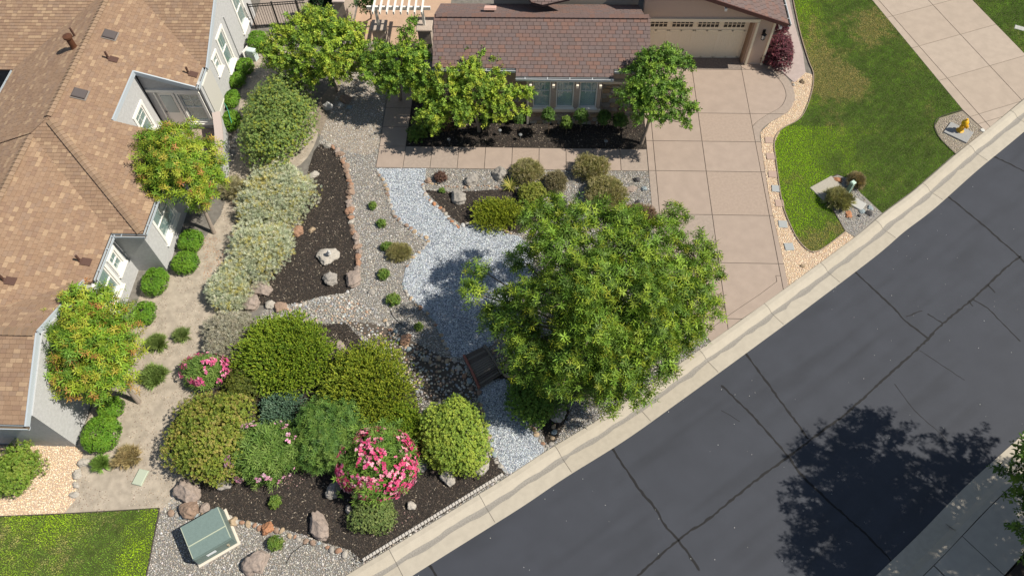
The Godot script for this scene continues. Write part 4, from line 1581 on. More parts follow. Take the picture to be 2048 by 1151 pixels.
	mulch_polys = [pv([-10.05, -21.82, -9.77, -23.06, -9.09, -22.81, -8.43, -21.70, -8.07, -20.30, -7.79, -18.82, -7.34, -17.80, -7.18, -16.32, -7.14, -15.50, -7.46, -15.26, -8.42, -15.05, -9.16, -14.76, -10.15, -14.58, -11.15, -14.83, -10.80, -16.01, -10.18, -17.49, -9.89, -18.78]), pv([-4.78, -20.50, -3.70, -20.41, -1.13, -20.62, 0.16, -20.31, 0.39, -18.98, -0.64, -18.24, -1.47, -18.48, -2.33, -18.93, -3.15, -18.70, -3.71, -19.22, -4.30, -19.90]),
		pv([-5.85, -22.98, -5.88, -26.22, -4.90, -26.91, 5.07, -26.72, 4.84, -23.01]), pv([-11.28, -7.56, -10.53, -8.01, -8.77, -8.77, -7.84, -9.53, -6.10, -9.76, -3.77, -9.63, -1.34, -8.69, -0.92, -8.18, -1.30, -7.82, -5.32, -5.12, -5.82, -5.48, -6.68, -5.69, -7.55, -5.97, -8.94, -6.26, -10.49, -6.45, -11.17, -6.96]), pv([-8.20, -13.73, -7.26, -13.91, -6.40, -13.06, -7.08, -12.72, -8.06, -12.91]), pv([0.28, -9.89, 0.72, -10.98, 1.35, -10.48, 0.85, -9.38, 0.52, -9.23]),
		pv([-9.07, -28.41, -7.72, -28.42, -7.63, -27.66, -8.96, -27.64]), pv([-1.47, -11.62, -1.02, -12.86, 2.15, -14.23, 4.91, -13.00, 3.15, -11.14, 0.99, -10.89, -0.07, -9.91, -0.63, -10.85]), pv([-11.34, -13.05, -9.79, -13.96, -8.01, -13.78, -6.54, -12.95, -4.28, -11.16, -3.75, -9.45, -5.97, -8.85, -8.66, -8.24, -10.96, -7.65, -12.31, -8.14, -12.89, -9.59, -11.61, -11.79])]
	for k in mulch_polys.size():
		sheet("mulch_bed", smooth_ring(mulch_polys[k]), 0.008, mulch)
	path_polys = [pv([-7.05, -21.67, -4.85, -21.71, -4.84, -20.63, -4.47, -19.90, -3.70, -19.01, -3.14, -18.50, -2.32, -18.72, -1.47, -18.38, -0.63, -18.09, -0.01, -17.45, -0.18, -15.76, -1.11, -14.15, -1.54, -13.06, -2.54, -12.54, -3.01, -12.53, -3.37, -13.02, -3.83, -14.05, -4.75, -14.92, -5.24, -15.75, -5.19, -16.61, -4.88, -17.15, -4.40, -17.73, -5.32, -18.43, -6.00, -19.07, -6.37, -20.41]), pv([-1.98, -11.23, -1.05, -11.69, -0.45, -10.86, -0.07, -9.91, 0.38, -9.19, 0.43, -8.96, -0.72, -8.15, -1.07, -8.52, -1.42, -9.33, -1.76, -10.40])]
	for k in 2:
		sheet("gravel_path", smooth_ring(path_polys[k]) if k == 1 else path_polys[k], 0.013, mat("crushed blue gravel", Color(0.40, 0.43, 0.47), 0.9, "speckle", 0.3, 0.6))
	pink_polys = [pv([-19.79, -8.69, -15.99, -8.72, -15.67, -8.49, -15.65, -7.74, -15.38, -6.85, -15.60, -6.41, -18.72, -6.17]), pv([11.94, -27.32, 12.74, -28.01, 13.06, -27.84, 12.71, -26.50, 12.00, -25.05, 10.97, -24.26, 10.56, -23.49, 10.45, -22.17, 10.36, -20.23, 10.46, -19.18, 10.70, -18.16, 11.08, -17.60, 11.53, -17.68, 12.72, -18.63, 13.02, -18.31, 9.95, -15.91, 9.94, -17.36, 9.87, -20.22, 9.95, -23.04, 10.03, -24.09, 10.54, -24.68, 11.47, -25.38, 11.91, -26.16])]
	for k in 2:
		sheet("pink_gravel", pink_polys[k], 0.010, mat("pink gravel", Color(0.60, 0.46, 0.35), 0.92, "speckle", 0.35, 0.5))
	var dirt := pv([-14.55, -30.35, -12.97, -30.07, -11.19, -27.16, -9.97, -24.23, -10.45, -21.81, -12.14, -21.35, -12.55, -19.26, -11.84, -14.82, -12.00, -12.61, -12.36, -11.06, -12.29, -9.05, -11.94, -7.54, -12.35, -6.56, -15.56, -6.37, -15.38, -6.85, -15.65, -7.74, -15.67, -8.49, -15.99, -8.72, -15.59, -14.73, -15.52, -16.15, -14.51, -16.17, -13.34, -18.98, -13.74, -21.75, -14.03, -25.77])
	sheet("bare_earth", smooth_ring(dirt), 0.006, mat("bare earth", Color(0.50, 0.435, 0.36), 0.95, "fine", 1.1, 0.12, "blotch", 4.3))
	sheet("granite_fines", smooth_ring(pv([-9.32, -27.60, -7.19, -27.63, -7.16, -25.07, -7.19, -22.75, -8.34, -22.58, -9.86, -23.61, -10.42, -24.86, -10.08, -26.33])), 0.010, mat("granite fines", Color(0.42, 0.35, 0.28), 0.95, "speckle", 0.4, 0.5, "blotch", 1.5))
	creek_polys = [pv([-7.27, -14.02, -5.89, -13.83, -4.67, -13.20, -3.48, -12.60, -2.52, -12.21, -1.97, -11.05, -2.42, -10.71, -3.87, -10.77, -4.58, -11.45, -5.56, -12.65]), pv([-1.53, -12.81, -0.89, -13.29, -0.12, -12.89, -0.29, -12.05, -1.01, -11.59]), pv([-9.91, -14.58, -8.41, -15.01, -7.24, -15.15, -5.96, -14.38, -7.25, -13.84, -9.01, -13.98])]
	sheet("creek_bed", smooth_ring(creek_polys[0]), 0.005, mat("creek soil", Color(0.12, 0.10, 0.085), 0.95, "speckle", 0.4, 0.5))
	# lawns
	var lawn := mat("lawn soil", Color(0.095, 0.13, 0.03), 0.95, "speckle", 0.4, 0.4, "blotch", 2.0)
	var lawn_right := pv([13.35, -35.85, 12.99, -32.58, 12.95, -30.49, 13.00, -28.81, 13.06, -27.84, 12.71, -26.50, 12.00, -25.05, 10.97, -24.26, 10.56, -23.49, 10.45, -22.17, 10.36, -20.23, 10.46, -19.18, 10.70, -18.16, 11.08, -17.60, 11.53, -17.68, 12.68, -18.63, 12.33, -19.95, 11.81, -20.85, 12.38, -21.36, 13.00, -21.68, 13.50, -21.44, 13.76, -20.67, 14.42, -19.62, 15.98, -20.85, 18.31, -22.95, 17.92, -23.88, 17.87, -24.61, 18.24, -25.11, 19.41, -25.60, 17.00, -33.49, 16.42, -35.88])
	var lawn_left := pv([-18.72, -6.16, -15.59, -6.37, -12.45, -6.66, -12.36, -5.78, -12.25, -4.45, -12.02, -3.35, -17.46, -3.19])
	var lawn_corner := pv([22.11, -33.54, 23.46, -29.36, 24.23, -26.99, 27.09, -29.77, 26.56, -35.13, 23.99, -35.94])
	var lawns := [lawn_right, lawn_left, lawn_corner]
	for q in lawns:
		sheet("lawn", q, 0.012, lawn)
	sheet("hydrant_bed", pv([19.38, -25.57, 18.24, -25.11, 17.89, -24.61, 17.92, -23.88, 18.33, -22.95, 20.02, -24.34]), 0.009, mat("fine gravel", Color(0.36, 0.31, 0.25), 0.95, "speckle", 0.35, 0.5, "soft", 1.0))
	sheet("utility_bed", pv([11.83, -20.85, 12.38, -21.36, 12.99, -21.65, 13.50, -21.44, 13.76, -20.67, 14.42, -19.62, 13.07, -18.36, 12.73, -18.68, 12.33, -19.95]), 0.009, mat("grey bed gravel", Color(0.33, 0.31, 0.29), 0.95, "speckle", 0.35, 0.5))
	lay_slabs()
	strew_all(lawns)
	var bits := Scatter.new()
	for k in 260:
		var p := Vector2(rng.randf_range(-4, 20), rng.randf_range(-24, -3))
		if Geometry2D.is_point_in_polygon(p, road_poly):
			bits.put(facing(Vector3.UP, rng.randf_range(0.006, 0.017)), Vector3(p.x, -0.094, p.y), vary(Color(0.5, 0.5, 0.48), 0.3))
	tag(copies("road_litter", pebble_meshes[3], mat("loose stone", Color(1, 1, 1), 0.9), bits, self, "stuff", "pale grit and leaf bits scattered on the asphalt"), "", "litter")


func smooth_ring(p: PackedVector2Array) -> PackedVector2Array:
	var out := PackedVector2Array()
	var n := p.size()
	for i in n:
		for k in 4:
			var t := k / 4.0
			var q := p[i].cubic_interpolate(p[(i + 1) % n], p[(i + n - 1) % n], p[(i + 2) % n], t)
			out.append(q + Vector2(rng.randf_range(-0.025, 0.025), rng.randf_range(-0.025, 0.025)))
	return out


func lay_slabs() -> void:
	var tones := [mat("tan concrete", Color(0.395, 0.318, 0.27), 0.88, "fine", 0.6, 0.2, "stain", 4.5), mat("tan concrete paler", Color(0.405, 0.326, 0.277), 0.88, "fine", 0.45, 0.2, "stain", 3.7), mat("tan concrete warmer", Color(0.41, 0.326, 0.272), 0.88, "fine", 0.4, 0.2, "soft", 2.3), mat("tan concrete greyer", Color(0.388, 0.32, 0.275), 0.88, "fine", 0.5, 0.2, "soft", 3.1)]
	var walk := Node3D.new()
	walk.name = "walkway"
	add_child(walk)
	walk.set_meta("kind", "structure")
	for i in 9:
		var x0 := -5.88 + i * 1.195
		slab(walk, "slab", rect(x0, -22.98, minf(x0 + 1.195, 4.86), -21.72), 0.03, tones[rng.randi() % 4])
	for z in [[-22.98, -21.72], [-24.15, -22.98], [-25.35, -24.15], [-26.55, -25.35], [-27.8, -26.55]]:
		slab(walk, "slab", rect(-7.07, z[0], -5.88, z[1]), 0.03, tones[rng.randi() % 4])
	var drive := Node3D.new()
	drive.name = "driveway"
	add_child(drive)
	drive.set_meta("kind", "structure")
	var outline := smooth_line(pv([9.95, -15.93, 9.94, -17.36, 9.87, -20.22, 9.95, -23.04, 10.03, -24.09, 10.54, -24.68, 11.47, -25.38, 11.91, -26.16, 11.98, -26.82, 11.85, -27.48, 11.52, -28.06, 11.21, -28.33, 10.72, -28.57]), 0.2)
	outline.append_array(PackedVector2Array([Vector2(9.92, -28.57), Vector2(9.9, -29.02), Vector2(4.75, -29.02), Vector2(4.87, -28.6), Vector2(4.87, -15.98)]))
	outline.append_array(pv([6.66, -13.38, 7.86, -14.33, 9.05, -15.20]))
	if Geometry2D.is_polygon_clockwise(outline):
		outline.reverse()
	# a band of concrete follows the rounded corner and the kerb
	var border: Array = Geometry2D.offset_polygon(outline, -0.42, Geometry2D.JOIN_ROUND)
	var inner: PackedVector2Array = border[0]
	for q in border:
		if q.size() > inner.size():
			inner = q
	var zs := [-29.3, -28.14, -25.24, -23.5, -21.75, -19.38, -16.97, -14.4, -12.0]
	var xs := [4.0, 5.18, 7.36, 9.72, 13.0]
	var cells := []
	for i in zs.size() - 1:
		for j in xs.size() - 1:
			cells.append(rect(xs[j], zs[i], xs[j + 1], zs[i + 1]))
	var body: PackedVector2Array = Geometry2D.merge_polygons(inner, rect(4.0, -30.0, 9.72, -16.4))[0]
	var darker := [mat("stained concrete", Color(0.30, 0.25, 0.22), 0.85, "fine", 0.5, 0.2, "blotch", 1.3)]  # first slab row at the garage door: a deeper, blotchier tone
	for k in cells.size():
		var skin: Array = darker if k < 3 else tones
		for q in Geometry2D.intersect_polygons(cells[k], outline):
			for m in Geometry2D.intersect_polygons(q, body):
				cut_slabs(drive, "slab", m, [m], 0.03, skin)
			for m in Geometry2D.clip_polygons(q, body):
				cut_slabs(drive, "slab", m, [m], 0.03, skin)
	# side path round the garage
	var side := Node3D.new()
	side.name = "side_path"
	add_child(side)
	side.set_meta("kind", "structure")
	slab(side, "slab", pv([11.25, -28.29, 11.57, -28.09, 11.91, -27.52, 12.08, -27.28, 12.73, -27.97, 12.84, -29.40, 12.79, -31.42, 12.86, -34.59, 12.16, -34.58, 11.99, -31.04]), 0.03, mat("pinkish concrete", Color(0.46, 0.38, 0.36), 0.9, "fine", 0.5, 0.3, "stain", 2.0))
	var d2 := Node3D.new()
	d2.name = "neighbour_driveway"
	add_child(d2)
	d2.set_meta("kind", "structure")
	var o2 := pv([17.00, -33.49, 19.41, -25.60, 20.03, -24.31, 22.34, -26.35, 25.06, -28.69, 23.43, -29.43, 22.08, -33.54, 21.25, -36.35, 16.25, -36.30])
	o2 = PackedVector2Array([o2[8], o2[0], o2[1], o2[2], o2[3], o2[4], o2[5], o2[6], o2[7]])
	var pinkish := [mat("pink concrete", Color(0.435, 0.36, 0.30), 0.88, "fine", 0.6, 0.2, "stain", 4.0), mat("pink concrete paler", Color(0.45, 0.375, 0.315), 0.88, "fine", 0.6, 0.2, "stain", 3.3)]
	var a := pv([16.98, -33.41, 20.02, -24.34])
	var dz := (a[1] - a[0]).normalized()
	var dx := Vector2(-dz.y, dz.x)
	if dx.x < 0:
		dx = -dx
	var base := a[1]
	var bands := [-0.5, 0.36, 2.75, 5.2, 5.6, 9.0]
	var rows := [-30.0, -8.1, -5.75, -3.4, -0.95, -0.45, 2.0]
	cells = []
	for i in rows.size() - 1:
		for j in bands.size() - 1:
			var quad := PackedVector2Array()
			for q in [[bands[j], rows[i]], [bands[j + 1], rows[i]], [bands[j + 1], rows[i + 1]], [bands[j], rows[i + 1]]]:
				# rows follow the kerb, not the edge
				quad.append(base + dx * q[0] + dz * (q[1] - q[0] * 0.05))
			cells.append(quad)
	cut_slabs(d2, "slab", o2, cells, 0.03, pinkish)
	# patio behind the pergola and pavers beyond the iron fence
	sheet("patio", PackedVector2Array([Vector2(-9.4, -29.2), Vector2(-4.6, -29.2), Vector2(-4.6, -40), Vector2(-9.4, -40)]), 0.02, mat("patio concrete", Color(0.52, 0.36, 0.26), 0.9, "fine", 0.6, 0.2, "stain", 2.5))
	sheet("side_yard_paving", PackedVector2Array([Vector2(-14.6, -31.0), Vector2(-10.0, -31.3), Vector2(-10.0, -42), Vector2(-14.6, -42)]), 0.02, mat("side yard paving", Color(0.50, 0.42, 0.37), 0.9, "speckle", 0.8, 0.3, "blotch", 1.2))


func strew_all(lawns: Array) -> void:
	var stones := mat("loose stone", Color(1, 1, 1), 0.9)
	var blocks: Array = mulch_polys + path_polys + pink_polys
	blocks.append(pv([-14.55, -30.35, -12.97, -30.07, -11.19, -27.16, -9.97, -24.23, -10.45, -21.81, -12.14, -21.35, -12.55, -19.26, -11.84, -14.82, -12.00, -12.61, -12.36, -11.06, -12.29, -9.05, -11.94, -7.54, -12.35, -6.56, -15.56, -6.37, -15.38, -6.85, -15.65, -7.74, -15.67, -8.49, -15.99, -8.72, -15.59, -14.73, -15.52, -16.15, -14.51, -16.17, -13.34, -18.98, -13.74, -21.75, -14.03, -25.77]))
	blocks.append(rect(-7.1, -28, -5.86, -21.7))
	blocks.append(rect(-7.1, -23.0, 4.9, -21.7))
	blocks.append(lawns[1])
	var yard_gravel := pv([-9.86, -23.61, -9.32, -27.60, -7.19, -27.63, -7.06, -21.72, 4.89, -21.73, 4.95, -20.13, 5.32, -18.31, 6.13, -16.13, 6.69, -13.38, 2.64, -10.38, -0.83, -8.02, -5.34, -5.03, -6.57, -4.09, -12.20, -3.93, -12.27, -4.51, -12.36, -5.78, -12.36, -6.59, -12.11, -7.53, -11.24, -12.63, -10.36, -14.85, -9.47, -18.79])
	var greys := [Color(0.34, 0.32, 0.295), Color(0.27, 0.26, 0.25), Color(0.43, 0.41, 0.37), Color(0.20, 0.195, 0.195), Color(0.36, 0.31, 0.26), Color(0.52, 0.50, 0.47), Color(0.30, 0.30, 0.305)]
	strew("grey_gravel", "grey and tan pebble gravel covering the front yard", [yard_gravel], blocks + [creek_polys[0]], 0.046, pebble_meshes[0], stones, func(p: Vector2) -> Array: return [rng.randf_range(0.013, 0.027) * (1.0 if rng.randf() < 0.97 else 1.7), vary(pick(greys), 0.2), 0.0], 0.006, 0.3, 0.65)
	var blues := [Color(0.47, 0.51, 0.56), Color(0.13, 0.15, 0.19), Color(0.40, 0.44, 0.50), Color(0.56, 0.60, 0.64), Color(0.30, 0.34, 0.40), Color(0.62, 0.65, 0.68), Color(0.20, 0.225, 0.27)]
	strew("blue_gravel", "crushed blue white gravel of the winding path", path_polys, [], 0.042, pebble_meshes[1], stones, func(p: Vector2) -> Array: return [rng.randf_range(0.014, 0.027), vary(pick(blues), 0.15), 0.0], 0.016, 0.4, 0.7)
	var pinks := [Color(0.70, 0.53, 0.36), Color(0.76, 0.60, 0.42), Color(0.62, 0.45, 0.30), Color(0.74, 0.63, 0.48), Color(0.54, 0.39, 0.27), Color(0.78, 0.68, 0.53)]
	strew("pink_pebbles", "pale pink pebble gravel beside the driveway and by the grey house", pink_polys, [], 0.048, pebble_meshes[2], stones, func(p: Vector2) -> Array: return [rng.randf_range(0.014, 0.028), vary(pick(pinks), 0.12), 0.0], 0.014, 0.4, 0.7)
	var barks := [Color(0.050, 0.040, 0.034), Color(0.035, 0.029, 0.026), Color(0.075, 0.058, 0.047), Color(0.028, 0.025, 0.024), Color(0.10, 0.082, 0.068)]
	strew("bark_chips", "dark shredded bark mulch chips in the planting beds", mulch_polys, path_polys, 0.052, spray("chip"), stones, func(p: Vector2) -> Array:
		var c := vary(pick(barks), 0.2)
		if rng.randf() < 0.03: c = Color(0.34, 0.29, 0.23)
		return [rng.randf_range(0.04, 0.085), c, 0.0], 0.014, 0.5, 0.8)
	var earth := [Color(0.36, 0.30, 0.235), Color(0.42, 0.36, 0.29), Color(0.26, 0.20, 0.155), Color(0.48, 0.42, 0.35), Color(0.20, 0.15, 0.115)]
	strew("earth_crumbs", "crumbs and dry litter on the bare earth strip", [blocks[blocks.size() - 4]], [], 0.085, pebble_meshes[3], stones, func(p: Vector2) -> Array: return [rng.randf_range(0.008, 0.022) if fbm(p, 0.8) > -0.15 else 0.0, vary(pick(earth), 0.2), 0.0], 0.01, 0.4, 0.7)
	var fines := [Color(0.42, 0.36, 0.28), Color(0.34, 0.29, 0.235), Color(0.50, 0.45, 0.38), Color(0.28, 0.25, 0.22)]
	strew("bed_gravel", "fine gravel round the hydrant and the utility boxes", [pv([19.27, -25.44, 18.21, -24.99, 17.96, -24.61, 17.96, -23.88, 18.38, -23.03, 19.93, -24.34]), pv([11.89, -20.86, 12.37, -21.28, 12.98, -21.57, 13.49, -21.35, 13.72, -20.67, 14.34, -19.62, 13.09, -18.44, 12.78, -18.73, 12.37, -19.95])], [], 0.055, pebble_meshes[0], stones, func(p: Vector2) -> Array: return [rng.randf_range(0.012, 0.03), vary(pick(fines if p.y < -19.5 and p.x > 16.0 else greys), 0.2), 0.0], 0.014, 0.4, 0.7)
	var fallen := [Color(0.42, 0.19, 0.09), Color(0.36, 0.15, 0.08), Color(0.45, 0.26, 0.13), Color(0.30, 0.14, 0.08)]
	strew("fallen_leaves", "rust coloured fallen leaves on the bare earth by the upper tree", [pv([-14.04, -17.92, -13.27, -17.81, -12.78, -17.95, -12.63, -16.70, -12.51, -15.50, -12.73, -14.80, -13.27, -15.72, -13.47, -16.93]), pv([-13.28, -20.06, -12.88, -20.21, -12.61, -19.53, -13.01, -19.39])], [], 0.075, spray("chip"), stones, func(p: Vector2) -> Array: return [rng.randf_range(0.03, 0.06) if fbm(p, 1.6, 5.0) > -0.1 else 0.0, vary(pick(fallen), 0.2), 0.0], 0.014, 0.3, 0.3)
	var petals := [Color(0.62, 0.38, 0.36), Color(0.70, 0.50, 0.46), Color(0.55, 0.30, 0.30)]
	strew("fallen_petals", "faded pink petals fallen on the dark mulch", [pv([-9.95, -7.77, -8.68, -8.33, -7.78, -8.17, -7.60, -7.65, -8.32, -7.38, -9.19, -7.44]), pv([-5.92, -6.11, -4.34, -6.81, -3.82, -6.66, -4.43, -6.15, -5.23, -5.89]), pv([-6.28, -7.43, -5.84, -7.96, -5.56, -7.11])], [], 0.10, spray("chip"), stones, func(p: Vector2) -> Array: return [rng.randf_range(0.02, 0.045) if fbm(p, 1.3, 15.0) > -0.2 else 0.0, vary(pick(petals), 0.2), 0.0], 0.022, 0.3, 0.3)
	# river stones of the dry creek
	var cob := [Color(0.34, 0.30, 0.26), Color(0.26, 0.25, 0.25), Color(0.42, 0.33, 0.25), Color(0.50, 0.48, 0.44), Color(0.30, 0.32, 0.34), Color(0.38, 0.26, 0.19)]
	strew("river_pebbles", "rounded river pebbles of the dry creek by the footbridge", [creek_polys[0], creek_polys[1], creek_polys[2]], path_polys, 0.10, pebble_round(1), stones, func(p: Vector2) -> Array: return [rng.randf_range(0.025, 0.06) if rng.randf() < 0.75 else 0.0, vary(pick(cob), 0.2), 0.0], 0.015, 0.4, 0.65)
	# lawn blades: lush lime by the drive, streaky mid green, straw where the turf has died back
	var turf := func(p: Vector2) -> Array:
		var k := fbm(p, 0.35) + 0.5 * fbm(p, 1.3, 7.0)
		var across := p.x * 0.70 + p.y * 0.71
		var streak := fbm(Vector2(across * 2.2, (p.x - p.y) * 0.12), 1.0, 3.0)
		var c := Color(0.075, 0.135, 0.018).lerp(Color(0.105, 0.17, 0.02), clampf(0.5 + k + 0.6 * streak, 0, 1))
		c = c * (1.0 + 0.55 * fbm(p, 1.9, 31.0) + 0.3 * streak)
		var size := 0.05
		var lush := 0.0
		var straw := -0.35 + 0.7 * k
		if p.x > 0.0:
			lush = 1.4 - (p.x - 9.9 - maxf(0.0, (-19.0 - p.y)) * 0.25) * 0.42 + 0.6 * k
			for q in [[13.43, -28.19, 1.7, 0.95], [14.41, -27.18, 1.2, 0.85], [16.50, -31.47, 1.6, 0.75], [11.26, -18.05, 0.7, 0.9], [12.34, -18.75, 0.45, 0.7], [13.47, -31.06, 1.0, 0.4], [13.42, -25.07, 0.9, 0.3]]:
				var d = p.distance_to(Vector2(q[0], q[1])) / q[2]
				if d < 1.4:
					straw += q[3] * (1.4 - d) * 1.3
			if p.y < -24.5:
				lush -= 0.8
				straw += 0.12
		else:
			lush = 0.25 + 0.9 * k
			straw = -0.12 + 0.5 * fbm(p, 0.3, 21.0) - clampf((p.x + 14.0) * 0.1, -0.25, 0.5)
		c = c.lerp(Color(0.25, 0.37, 0.008), clampf(lush, 0, 1) * 0.9)
		c = c.lerp(Color(0.30, 0.235, 0.115), clampf(straw * 1.25 + 0.9 * fbm(p, 2.3, 9.0) * clampf(straw + 0.5, 0, 1) + rng.randf_range(-0.25, 0.25), 0, 0.85))
		return [size * rng.randf_range(0.7, 1.25), vary(c * 2.2, 0.3), 0.0]
	strew("lawn_grass", "mown lawn grass with straw coloured dry patches", lawns, [], 0.046, spray("blade"), leaf_mat("grass leaf", Color(0.4, 0.45, 0.1), 0.6), turf, 0.012, 0.45)


func _ready() -> void:
	rng.seed = 20260
	# camera, sky, sun
	var cam := Camera3D.new()
	cam.name = "camera"
	add_child(cam)
	cam.transform = Transform3D(Basis(Vector3(0.999385, -0.015783, -0.031311), Vector3(-0.018184, 0.530217, -0.847667), Vector3(0.029980, 0.847715, 0.529604)), Vector3(0, 25, 0))
	cam.fov = 42.0648
	cam.far = 900.0
	cam.current = true
	var sky := ProceduralSkyMaterial.new()
	sky.sky_top_color = Color(0.56, 0.64, 0.75)
	sky.sky_horizon_color = Color(0.74, 0.80, 0.87)
	sky.sky_curve = 0.18
	sky.ground_bottom_color = Color(0.35, 0.32, 0.28)
	sky.ground_horizon_color = Color(0.6, 0.62, 0.62)
	sky.sky_energy_multiplier = 0.72
	var env := Environment.new()
	env.background_mode = Environment.BG_SKY
	env.sky = Sky.new()
	env.sky.sky_material = sky
	env.tonemap_mode = Environment.TONE_MAPPER_LINEAR
	env.tonemap_exposure = 1.3
	env.sdfgi_enabled = true
	env.ssao_enabled = true
	env.ssil_enabled = true
	var we := WorldEnvironment.new()
	we.name = "environment"
	we.environment = env
	add_child(we)
	var sun := DirectionalLight3D.new()
	sun.name = "sun"
	add_child(sun)
	var e := deg_to_rad(SUN_ELEVATION)
	var az := deg_to_rad(4.0)
	sun.look_at_from_position(Vector3.ZERO, -Vector3(cos(e) * cos(az), sin(e), cos(e) * sin(az)), Vector3.UP)
	sun.light_energy = 1.6
	sun.light_color = Color(1.0, 0.965, 0.90)
	sun.light_angular_distance = 0.55
	sun.shadow_enabled = true
	make_rocks()
	setting()
	left_house()
	main_house()
	pergola()
	iron_fence()
	trees()
	shrubs()
	rocks()
	fixtures()


# ---------------------------------------------------------------- trees
func trees() -> void:
	var greens := [Color(0.161, 0.280, 0.039), Color(0.210, 0.329, 0.036), Color(0.119, 0.217, 0.031), Color(0.266, 0.364, 0.039), Color(0.098, 0.168, 0.031)]
	var big := [Vector4(1.89, 5.20, -12.71, 1.20), Vector4(0.82, 4.80, -14.12, 1.04), Vector4(3.09, 4.80, -13.77, 1.04), Vector4(4.26, 4.30, -13.34, 1.04), Vector4(5.05, 3.80, -12.89, 0.92), Vector4(5.57, 3.60, -14.53, 0.80), Vector4(0.15, 4.00, -15.83, 0.88), Vector4(1.36, 4.20, -15.81, 0.88), Vector4(3.11, 4.00, -15.78, 0.88), Vector4(4.41, 3.80, -15.42, 0.80), Vector4(0.50, 4.60, -12.31, 0.96), Vector4(2.06, 4.60, -11.44, 1.12), Vector4(3.68, 4.20, -11.70, 1.04), Vector4(4.83, 3.40, -12.08, 0.88), Vector4(-0.62, 3.60, -12.12, 0.76), Vector4(-0.11, 3.40, -11.13, 0.84), Vector4(1.17, 3.60, -10.79, 0.96), Vector4(2.61, 3.40, -10.57, 0.96), Vector4(3.93, 3.20, -10.88, 0.80), Vector4(0.72, 2.80, -10.37, 0.72), Vector4(2.01, 2.80, -10.22, 0.72), Vector4(3.07, 2.70, -10.26, 0.64), Vector4(-2.10, 3.40, -13.28, 0.48), Vector4(-1.99, 3.30, -14.36, 0.40), Vector4(-1.38, 3.20, -12.33, 0.52), Vector4(-0.43, 3.80, -14.37, 0.56), Vector4(5.98, 3.40, -13.95, 0.50), Vector4(6.04, 3.00, -13.00, 0.45), Vector4(3.42, 5.20, -12.19, 0.90), Vector4(1.40, 5.40, -12.03, 0.80), Vector4(2.41, 5.20, -13.87, 0.80), Vector4(-0.14, 4.20, -12.73, 0.60), Vector4(5.02, 3.40, -16.72, 0.50), Vector4(0.68, 3.80, -16.66, 0.50), Vector4(2.44, 4.00, -16.43, 0.50), Vector4(3.52, 2.30, -10.13, 0.45), Vector4(2.54, 2.20, -9.97, 0.50), Vector4(4.46, 3.20, -11.52, 0.70), Vector4(-0.98, 3.40, -13.00, 0.50), Vector4(1.29, 4.40, -11.35, 0.80), Vector4(3.06, 3.90, -11.13, 0.80), Vector4(-0.34, 2.70, -10.75, 0.50), Vector4(5.86, 3.20, -15.77, 0.40)]
	tree("shade_tree", "large spreading bright green shade tree between the path and the driveway", Vector3(2.0, 0, -12.6), big, "narrow", 120.0, 0.22, greens, 0.16, 0.55, [Color(0.27, 0.30, 0.03), Color(0.22, 0.28, 0.03)], "", 0.4)
	var maple := [Color(0.246, 0.362, 0.043), Color(0.304, 0.406, 0.043), Color(0.189, 0.304, 0.041), Color(0.362, 0.420, 0.051), Color(0.138, 0.239, 0.036)]
	tree("garden_tree", "yellow green tree between the iron fence and the stone wall", Vector3(-9.50, 0, -26.44), [Vector4(-11.60, 2.30, -26.40, 0.78), Vector4(-10.75, 2.70, -27.26, 0.84), Vector4(-9.59, 2.90, -27.37, 0.90), Vector4(-8.44, 2.70, -26.96, 0.78), Vector4(-8.28, 2.30, -26.12, 0.66), Vector4(-9.64, 2.60, -25.91, 1.02), Vector4(-11.04, 1.90, -25.89, 0.60), Vector4(-10.44, 1.80, -25.52, 0.54), Vector4(-9.19, 1.90, -25.59, 0.66), Vector4(-8.68, 1.70, -25.72, 0.48), Vector4(-10.41, 2.90, -28.21, 0.48), Vector4(-12.00, 2.00, -26.25, 0.42), Vector4(-7.97, 2.50, -26.54, 0.40), Vector4(-12.22, 2.20, -26.51, 0.35), Vector4(-9.97, 1.70, -25.32, 0.40), Vector4(-11.79, 2.60, -27.21, 0.40)], "broad", 150.0, 0.22, maple, 0.07, 0.1)
	var mid := [Color(0.181, 0.312, 0.041), Color(0.232, 0.355, 0.041), Color(0.138, 0.254, 0.036), Color(0.290, 0.392, 0.043), Color(0.109, 0.196, 0.032)]
	tree("garden_tree", "green tree at the head of the walkway left of the mauve roof", Vector3(-6.46, 0, -25.89), [Vector4(-6.92, 2.55, -25.37, 0.62), Vector4(-5.97, 2.95, -25.24, 0.75), Vector4(-5.25, 2.75, -24.70, 0.62), Vector4(-5.99, 2.35, -24.66, 0.62), Vector4(-6.79, 2.15, -24.72, 0.50), Vector4(-4.93, 2.35, -24.52, 0.50), Vector4(-5.69, 3.35, -26.20, 0.44), Vector4(-5.59, 3.55, -26.94, 0.28), Vector4(-5.10, 2.95, -25.72, 0.50), Vector4(-7.11, 2.75, -26.26, 0.40), Vector4(-7.43, 2.40, -24.90, 0.42), Vector4(-6.64, 2.90, -25.76, 0.40), Vector4(-7.49, 2.60, -25.62, 0.32), Vector4(-5.46, 2.10, -24.48, 0.40), Vector4(-6.48, 1.90, -24.52, 0.30)], "broad", 150.0, 0.21, mid, 0.07, 0.1)
